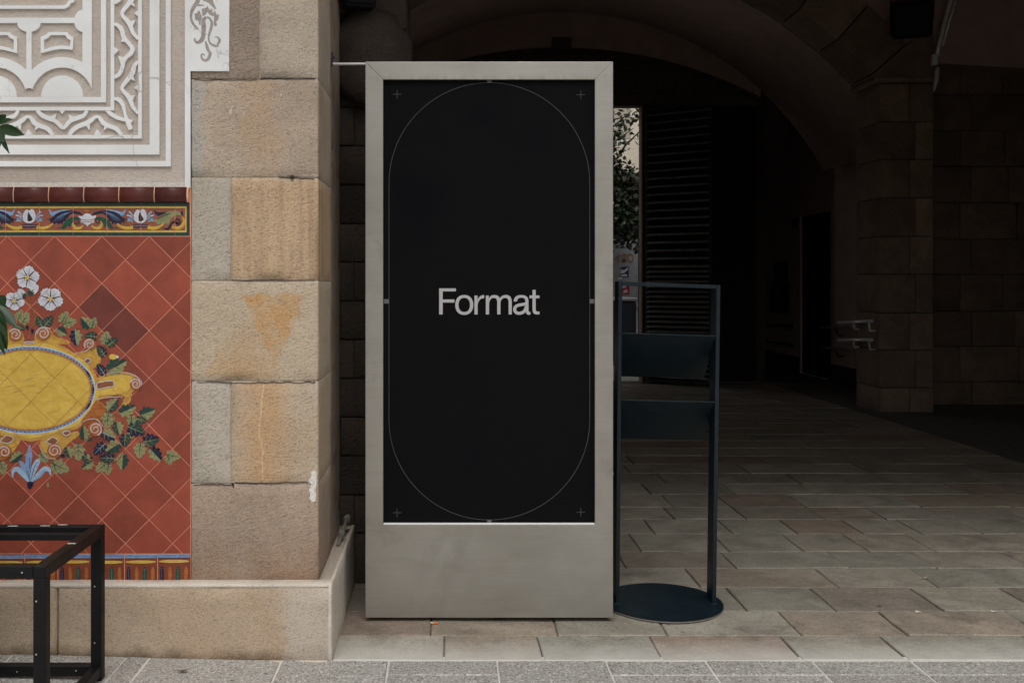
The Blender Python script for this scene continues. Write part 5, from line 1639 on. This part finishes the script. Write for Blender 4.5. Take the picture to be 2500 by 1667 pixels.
# cable under the totem, cigarette butt
cb = thing('cable', 'dark ribbed cable end lying under the bottom edge of the totem', 'cable', (.05, 4.37, 0))
bm = bmesh.new()
pts = [(-.02 + .012 * i, 4.378 + .004 * math.sin(i * .5), .011) for i in range(20)]
add_tube(bm, pts, [.009 + .0012 * (i % 2) for i in range(20)], 8)
bm_obj('sheath', bm, mat_plain('dark_green_rubber', (.03, .035, .03, 1), .6), cb, True)
bm = bmesh.new(); add_cyl(bm, (.21, 4.376, .011), (.245, 4.374, .011), .006, n=8); bm_obj('core', bm, M['black_paint'], cb)
cg = thing('cigarette_butt', 'orange cigarette butt on the slate in front of the totem', 'cigarette butt', (-.062, 4.32, .005))
bm = bmesh.new(); add_cyl(bm, (-.058, 4.322, .006), (-.037, 4.318, .006), .004, n=10); bm_obj('filter', bm, mat_plain('orange_filter', alb(206, 112, 40), .8), cg)
bm = bmesh.new(); add_cyl(bm, (-.069, 4.324, .006), (-.0585, 4.322, .006), .0037, .003, n=10); bm_obj('paper', bm, mat_plain('white_paper', (.7, .68, .64, 1), .9), cg)

# ================================================================== LEAFLET STAND
def mat_petrol():
    s = NT('petrol_blue_paint')
    c = s.mix(s.r1(s.noise(12, 5, .6), .3, .7), alb(14, 25, 31), alb(19, 31, 38))
    c = s.mix(s.r1(s.noise(160, 2, .7), .66, .8, 0, .4), c, alb(90, 100, 104))
    return s.done(c, s.r1(s.noise(30, 4), .3, .7, .3, .42), s.bump(s.noise(300, 2), .08, .001), None, .3)
M['petrol'] = mat_petrol()
M['worn_edge'] = mat_plain('worn_painted_edge', alb(112, 104, 96), .6, .2, 60)
stn = thing('leaflet_stand', 'petrol blue steel stand with two trough shelves on a round base, right of the totem', 'stand', (1.01, 4.60, 0))
def lean(p):
    x, y, z_ = p
    return Vector((x, y - .075 * z_ / 1.5, z_ - .016 * (x - .79) * (z_ / 1.5) / .45))
def leaned(name, fn, m, parent=None, smooth=False):
    bm = bmesh.new(); fn(bm)
    for v in bm.verts: v.co = lean(v.co)
    return bm_obj(name, bm, m, parent or stn, smooth)
bm = bmesh.new()
add_cyl(bm, (1.01, 4.60, .004), (1.01, 4.60, .0125), .276, n=72)
base = bm_obj('base_plate', bm, M['petrol'], stn)
bm = bmesh.new(); add_cyl(bm, (1.01, 4.60, .0035), (1.01, 4.60, .0095), .2775, n=72, caps=False); bm_obj('worn_rim', bm, M['worn_edge'], base)
leaned('post', lambda bm: add_box(bm, .784, .802, 4.558, 4.655, .0125, 1.505, .0015), M['petrol'])
leaned('post', lambda bm: add_box(bm, 1.232, 1.2502, 4.558, 4.655, .0125, 1.505, .0015), M['petrol'])
leaned('top_bar', lambda bm: add_box(bm, .8025, 1.2315, 4.558, 4.655, 1.487, 1.505, .0015), M['petrol'])
def trough(zt2, zb2):
    def f(bm):
        q = [(4.553, zt2), (4.755, zb2), (4.755, zb2 - .002), (4.5505, zt2 - .001)]
        A = [bm.verts.new((.803, y, z_)) for y, z_ in q]; B = [bm.verts.new((1.231, y, z_)) for y, z_ in q]
        for i in range(4): bm.faces.new((A[i], A[(i + 1) % 4], B[(i + 1) % 4], B[i]))
        bm.faces.new(A); bm.faces.new(B[::-1])
    t = leaned('trough', f, M['petrol'])
    leaned('front_edge', lambda bm: add_box(bm, .803, 1.231, 4.5475, 4.5505, zt2 - .005, zt2 + .0005, .0004), M['petrol'], t)
    for x in (.8035, 1.2285):
        def gus(bm):
            q = [(4.556, zt2 - .004), (4.654, zt2 - .004), (4.654, zt2 - .004 - (zt2 - zb2) * .57)]
            A = [bm.verts.new((x, y, z_)) for y, z_ in q]; B = [bm.verts.new((x + .002, y, z_)) for y, z_ in q]
            for i in range(3): bm.faces.new((A[i], A[(i + 1) % 3], B[(i + 1) % 3], B[i]))
            bm.faces.new(A); bm.faces.new(B[::-1])
        leaned('gusset', gus, M['petrol'], t)
trough(1.272, 1.055)
trough(.966, .755)
for x in (.793, 1.241):
    bm = bmesh.new(); add_box(bm, x - .016, x + .016, 4.552, 4.662, .0126, .0150, .001); bm_obj('weld_pad', bm, M['petrol'], stn)

# ================================================================== BLACK TUBE FRAME
def mat_blk():
    s = NT('chipped_black_paint')
    c = s.mix(s.r1(s.noise(30, 5, .6), .3, .7), (.004, .004, .0045, 1), (.008, .008, .0085, 1))
    c = s.mix(s.r1(s.noise(44, 6, .75), .70, .74, 0, .7), c, alb(90, 84, 78))
    return s.done(c, s.r1(s.noise(12, 4), .3, .7, .4, .6), s.bump(s.noise(120, 3), .15, .002), None, .22)
M['blk'] = mat_blk()
fr = thing('tube_frame', 'black square tube plant frame standing on the granite at the left edge', 'frame', (-1.7, 3.42, .02))
fx0, fx1, fy0, fy1, fz0, fz1, tb_ = -2.16, -1.285, 3.15, 3.70, .016, .592, .040
for x in (fx0, fx1 - tb_):
    for y in (fy0, fy1 - tb_):
        box('post', M['blk'], fr, x, x + tb_, y, y + tb_, fz0, fz1 - tb_ - .0004, .002)
for y in (fy0, fy1 - tb_):
    box('top_rail', M['blk'], fr, fx0 + tb_ + .0003, fx1 - tb_ - .0003, y, y + tb_, fz1 - tb_, fz1 - .0005, .002)
    box('bottom_rail', M['blk'], fr, fx0 + tb_ + .0003, fx1 - tb_ - .0003, y + .002, y + tb_ - .002, .034, .034 + tb_, .002)
for x in (fx0, fx1 - tb_):
    box('top_rail', M['blk'], fr, x, x + tb_, fy0, fy1, fz1 - tb_, fz1, .002)
    box('bottom_rail', M['blk'], fr, x + .002, x + tb_ - .002, fy0 + tb_ + .0003, fy1 - tb_ - .0003, .034, .034 + tb_, .002)
box('cross_rail', M['blk'], fr, fx0 + tb_, fx1 - tb_, 3.60, 3.63, fz1 - .036, fz1 - .012, .002)
scw = mat_plain('bare_screw', (.65, .64, .62, 1), .35, .1, 50, .6)
def screw(p, ax):
    p = Vector(p); a = Vector(ax)
    bm = bmesh.new(); add_cyl(bm, p, p + a * .0016,   .0028, .0024, n=8); bm_obj('screw', bm, scw, fr)
for z_ in (.50, .33, .12):
    screw((fx1 - tb_ * .74, fy0, z_ - .02), (0, -1, 0))
    screw((fx1 - tb_ * .62, fy1 - tb_, z_ + .04), (0, -1, 0))
screw((-1.60, fy1 - tb_ + .002, .052), (0, -1, 0)); screw((-1.38, fy1 - tb_ + .002, .056), (0, -1, 0)); screw((-1.36, fy0, fz1 - .02), (0, -1, 0))
bm = bmesh.new(); add_box(bm, fx1 - .034, fx1 - .006, 3.42, 3.428, fz1 + .0002, fz1 + .0012); bm_obj('tape_scrap', bm, M['white_repair'], fr)
bm = bmesh.new()
for (x, y, a) in ((-1.62, 3.672, .5), (-1.50, 3.675, 2.4), (-1.44, 3.69, 1.0)):
    add_box(bm, x - .018, x + .018, y - .0016, y + .0016, fz1 - .0004, fz1 + .0012)
bm_obj('tape_scrap', bm, M['white_repair'], fr)

# plant behind the left edge of the photo, standing in the frame
pt = thing('potted_shrub', 'dark green broad leaved shrub poking in from the left edge above the black frame', 'plant', (-1.93, 3.42, .08))
box('planter', mat_plain('planter_grey', (.05, .05, .05, 1), .7), pt, -2.10, -1.74, 3.24, 3.58, .085, .55, .01)
bm = bmesh.new()
stems = [[(-1.93, 3.42, .54), (-1.95, 3.42, 1.0), (-1.90, 3.41, 1.5), (-1.86, 3.40, 2.1)], [(-1.93, 3.42, .9), (-1.82, 3.40, 1.2), (-1.70, 3.36, 1.42), (-1.60, 3.33, 1.44)], [(-1.90, 3.41, 1.5), (-1.80, 3.38, 1.85), (-1.68, 3.35, 2.02), (-1.57, 3.33, 2.04)]]
for s_ in stems: add_tube(bm, s_, [.014, .011, .008, .004], 7)
bm_obj('stem', bm, bark, pt, True)
LM = mat_leaf('glossy_leaf', (.012, .035, .012, 1), (.03, .065, .02, 1), .3)
def big_leaf(base_, tip, wd, roll=0.0, droop=.15):
    b_, t_ = Vector(base_), Vector(tip)
    d_ = t_ - b_; L_ = d_.length; d_.normalize()
    s_ = d_.cross(Vector((0, -1, .25))).normalized()
    s_ = Matrix.Rotation(roll, 3, d_) @ s_
    n_ = s_.cross(d_).normalized()
    bm = bmesh.new(); rows_ = []
    for i in range(9):
        t = i / 8
        ww = wd * (math.sin(math.pi * min(1, t * 1.02)) ** .75) * (1 - .25 * t) if 0 < i < 8 else .0008
        c_ = b_ + d_ * L_ * t - Vector((0, 0, 1)) * droop * L_ * t * t * .4
        rows_.append((bm.verts.new(c_ - s_ * ww + n_ * ww * .30), bm.verts.new(c_), bm.verts.new(c_ + s_ * ww + n_ * ww * .30)))
    for i in range(8):
        for k in (0, 1): bm.faces.new((rows_[i][k], rows_[i][k + 1], rows_[i + 1][k + 1], rows_[i + 1][k]))
    return bm_obj('leaf', bm, LM, pt, True)
def pl_(x, y, d): return at(x * FVK, y * FVK, d)
for (bx_, by_, tx_, ty_, wd, dd, ro) in (
    (-4, 292, 56, 307, .020, 3.33, .3), (-6, 286, 30, 272, .014, 3.36, -.4), (-4, 300, 22, 350, .012, 3.32, .5), (-6, 295, 10, 325, .020, 3.30, .2), (-10, 282, 14, 262, .016, 3.35, .9), (-8, 300, -6, 350, .02, 3.33, .1),
    (-8, 690, 26, 735, .022, 3.33, .2), (-6, 700, 40, 752, .020, 3.31, -.5), (-8, 705, 18, 770, .024, 3.30, .4), (-8, 735, 16, 800, .024, 3.29, .1), (-10, 745, 12, 812, .020, 3.31, .6), (-8, 680, 12, 700, .022, 3.34, -.3), (-14, 720, 6, 740, .03, 3.32, 0)):
    big_leaf(pl_(bx_, by_, dd), pl_(tx_, ty_, dd - R.uniform(-.02, .03)), wd * 1.05, ro)
for k in range(60):
    s_ = R.choice(stems); i = R.randrange(1, 3); t = R.random()
    p = Vector(s_[i]).lerp(Vector(s_[i + 1]), t)
    e_v = p + Vector((R.uniform(-.14, .06), R.uniform(-.12, .1), R.uniform(-.1, .08)))
    if (e_v.x - 0) * F / e_v.y + VX > -8: continue
    big_leaf(p, e_v, R.uniform(.014, .026), R.uniform(-1, 1))

# ================================================================== SMALL THINGS
pf = thing('pipe_fitting', 'short grey pipe with two collars on the plinth ledge beside the pier', 'pipe', (-.48, 4.6, .31))
bm = bmesh.new(); add_tube(bm, [(-.496, 4.50, .298), (-.492, 4.56, .322), (-.484, 4.66, .348), (-.478, 4.77, .372)], .009, 10); bm_obj('tube', bm, mat_plain('grey_plastic', alb(110, 104, 96), .6), pf, True)
for p, q in (((-.491, 4.575, .325), (-.489, 4.60, .332)), ((-.480, 4.72, .361), (-.478, 4.745, .368))):
    bm = bmesh.new(); add_cyl(bm, p, q, .0155, n=12); bm_obj('collar', bm, mat_plain('grey_collar', alb(130, 124, 116), .5), pf)
def dry_leaf(name, label, x, y, L_, a, col):
    t = thing(name, label, 'leaf', (x, y, gz(x, y)))
    bm = bmesh.new(); rows_ = []
    for i in range(7):
        tt = i / 6
        ww = L_ * .2 * math.sin(math.pi * tt) + .0004
        c_ = Vector((x, y, gz(x, y) + .003)) + Vector((math.cos(a), math.sin(a), 0)) * L_ * (tt - .5) + Vector((0, 0, .012 * abs(tt - .4)))
        s_ = Vector((-math.sin(a), math.cos(a), .2))
        rows_.append((bm.verts.new(c_ - s_ * ww + Vector((0, 0, ww * .6))), bm.verts.new(c_), bm.verts.new(c_ + s_ * ww)))
    for i in range(6):
        for k in (0, 1): bm.faces.new((rows_[i][k], rows_[i][k + 1], rows_[i + 1][k + 1], rows_[i + 1][k]))
    bm_obj('blade', bm, mat_plain('dry_leaf', col, .8), t)
    bm = bmesh.new(); e0 = Vector((x - math.cos(a) * L_ * .5, y - math.sin(a) * L_ * .5, gz(x, y) + .008)); add_tube(bm, [e0, e0 + Vector((-math.cos(a) * .012, -math.sin(a) * .008, -.002))], .0008, 5); bm_obj('stalk', bm, mat_plain('dry_stalk', col, .8), t)
pl = at(442, 1646, 3.73)
dry_leaf('dry_leaf', 'curled brown leaf on the granite slabs left of the pier', pl.x, 3.76, .05, .1, alb(96, 76, 56))
pl = at(2147, 1478, 4.56)
dry_leaf('dry_leaf', 'small brown leaf lying on the slate right of the stand', pl.x, 4.56, .035, -.2, alb(84, 64, 50))
pl = at(2258, 1413, 4.98)
dry_leaf('dry_leaf', 'pale curled leaf in a slate joint near the right edge of the photo', pl.x, 4.98, .04, .5, alb(150, 136, 116))
for (px_, py_, lab) in ((2241, 1496, 'small pale scrap of paper on the slate right of the stand'), (2426, 1495, 'tiny pale scrap of paper on the slate nearest the right edge')):
    d_ = F * H / (py_ - VY); p = at(px_, py_, d_)
    t = thing('paper_scrap', lab, 'litter', (p.x, d_, 0))
    bm = bmesh.new(); v = [bm.verts.new((p.x + a, d_ + b, .004 + c)) for a, b, c in ((-.012, -.006, 0), (.008, -.01, .004), (.014, .008, .002), (-.008, .01, .006))]
    bm.faces.new(v); bm_obj('sheet', bm, mat_plain('scrap_paper', alb(170, 166, 158), .9), t)
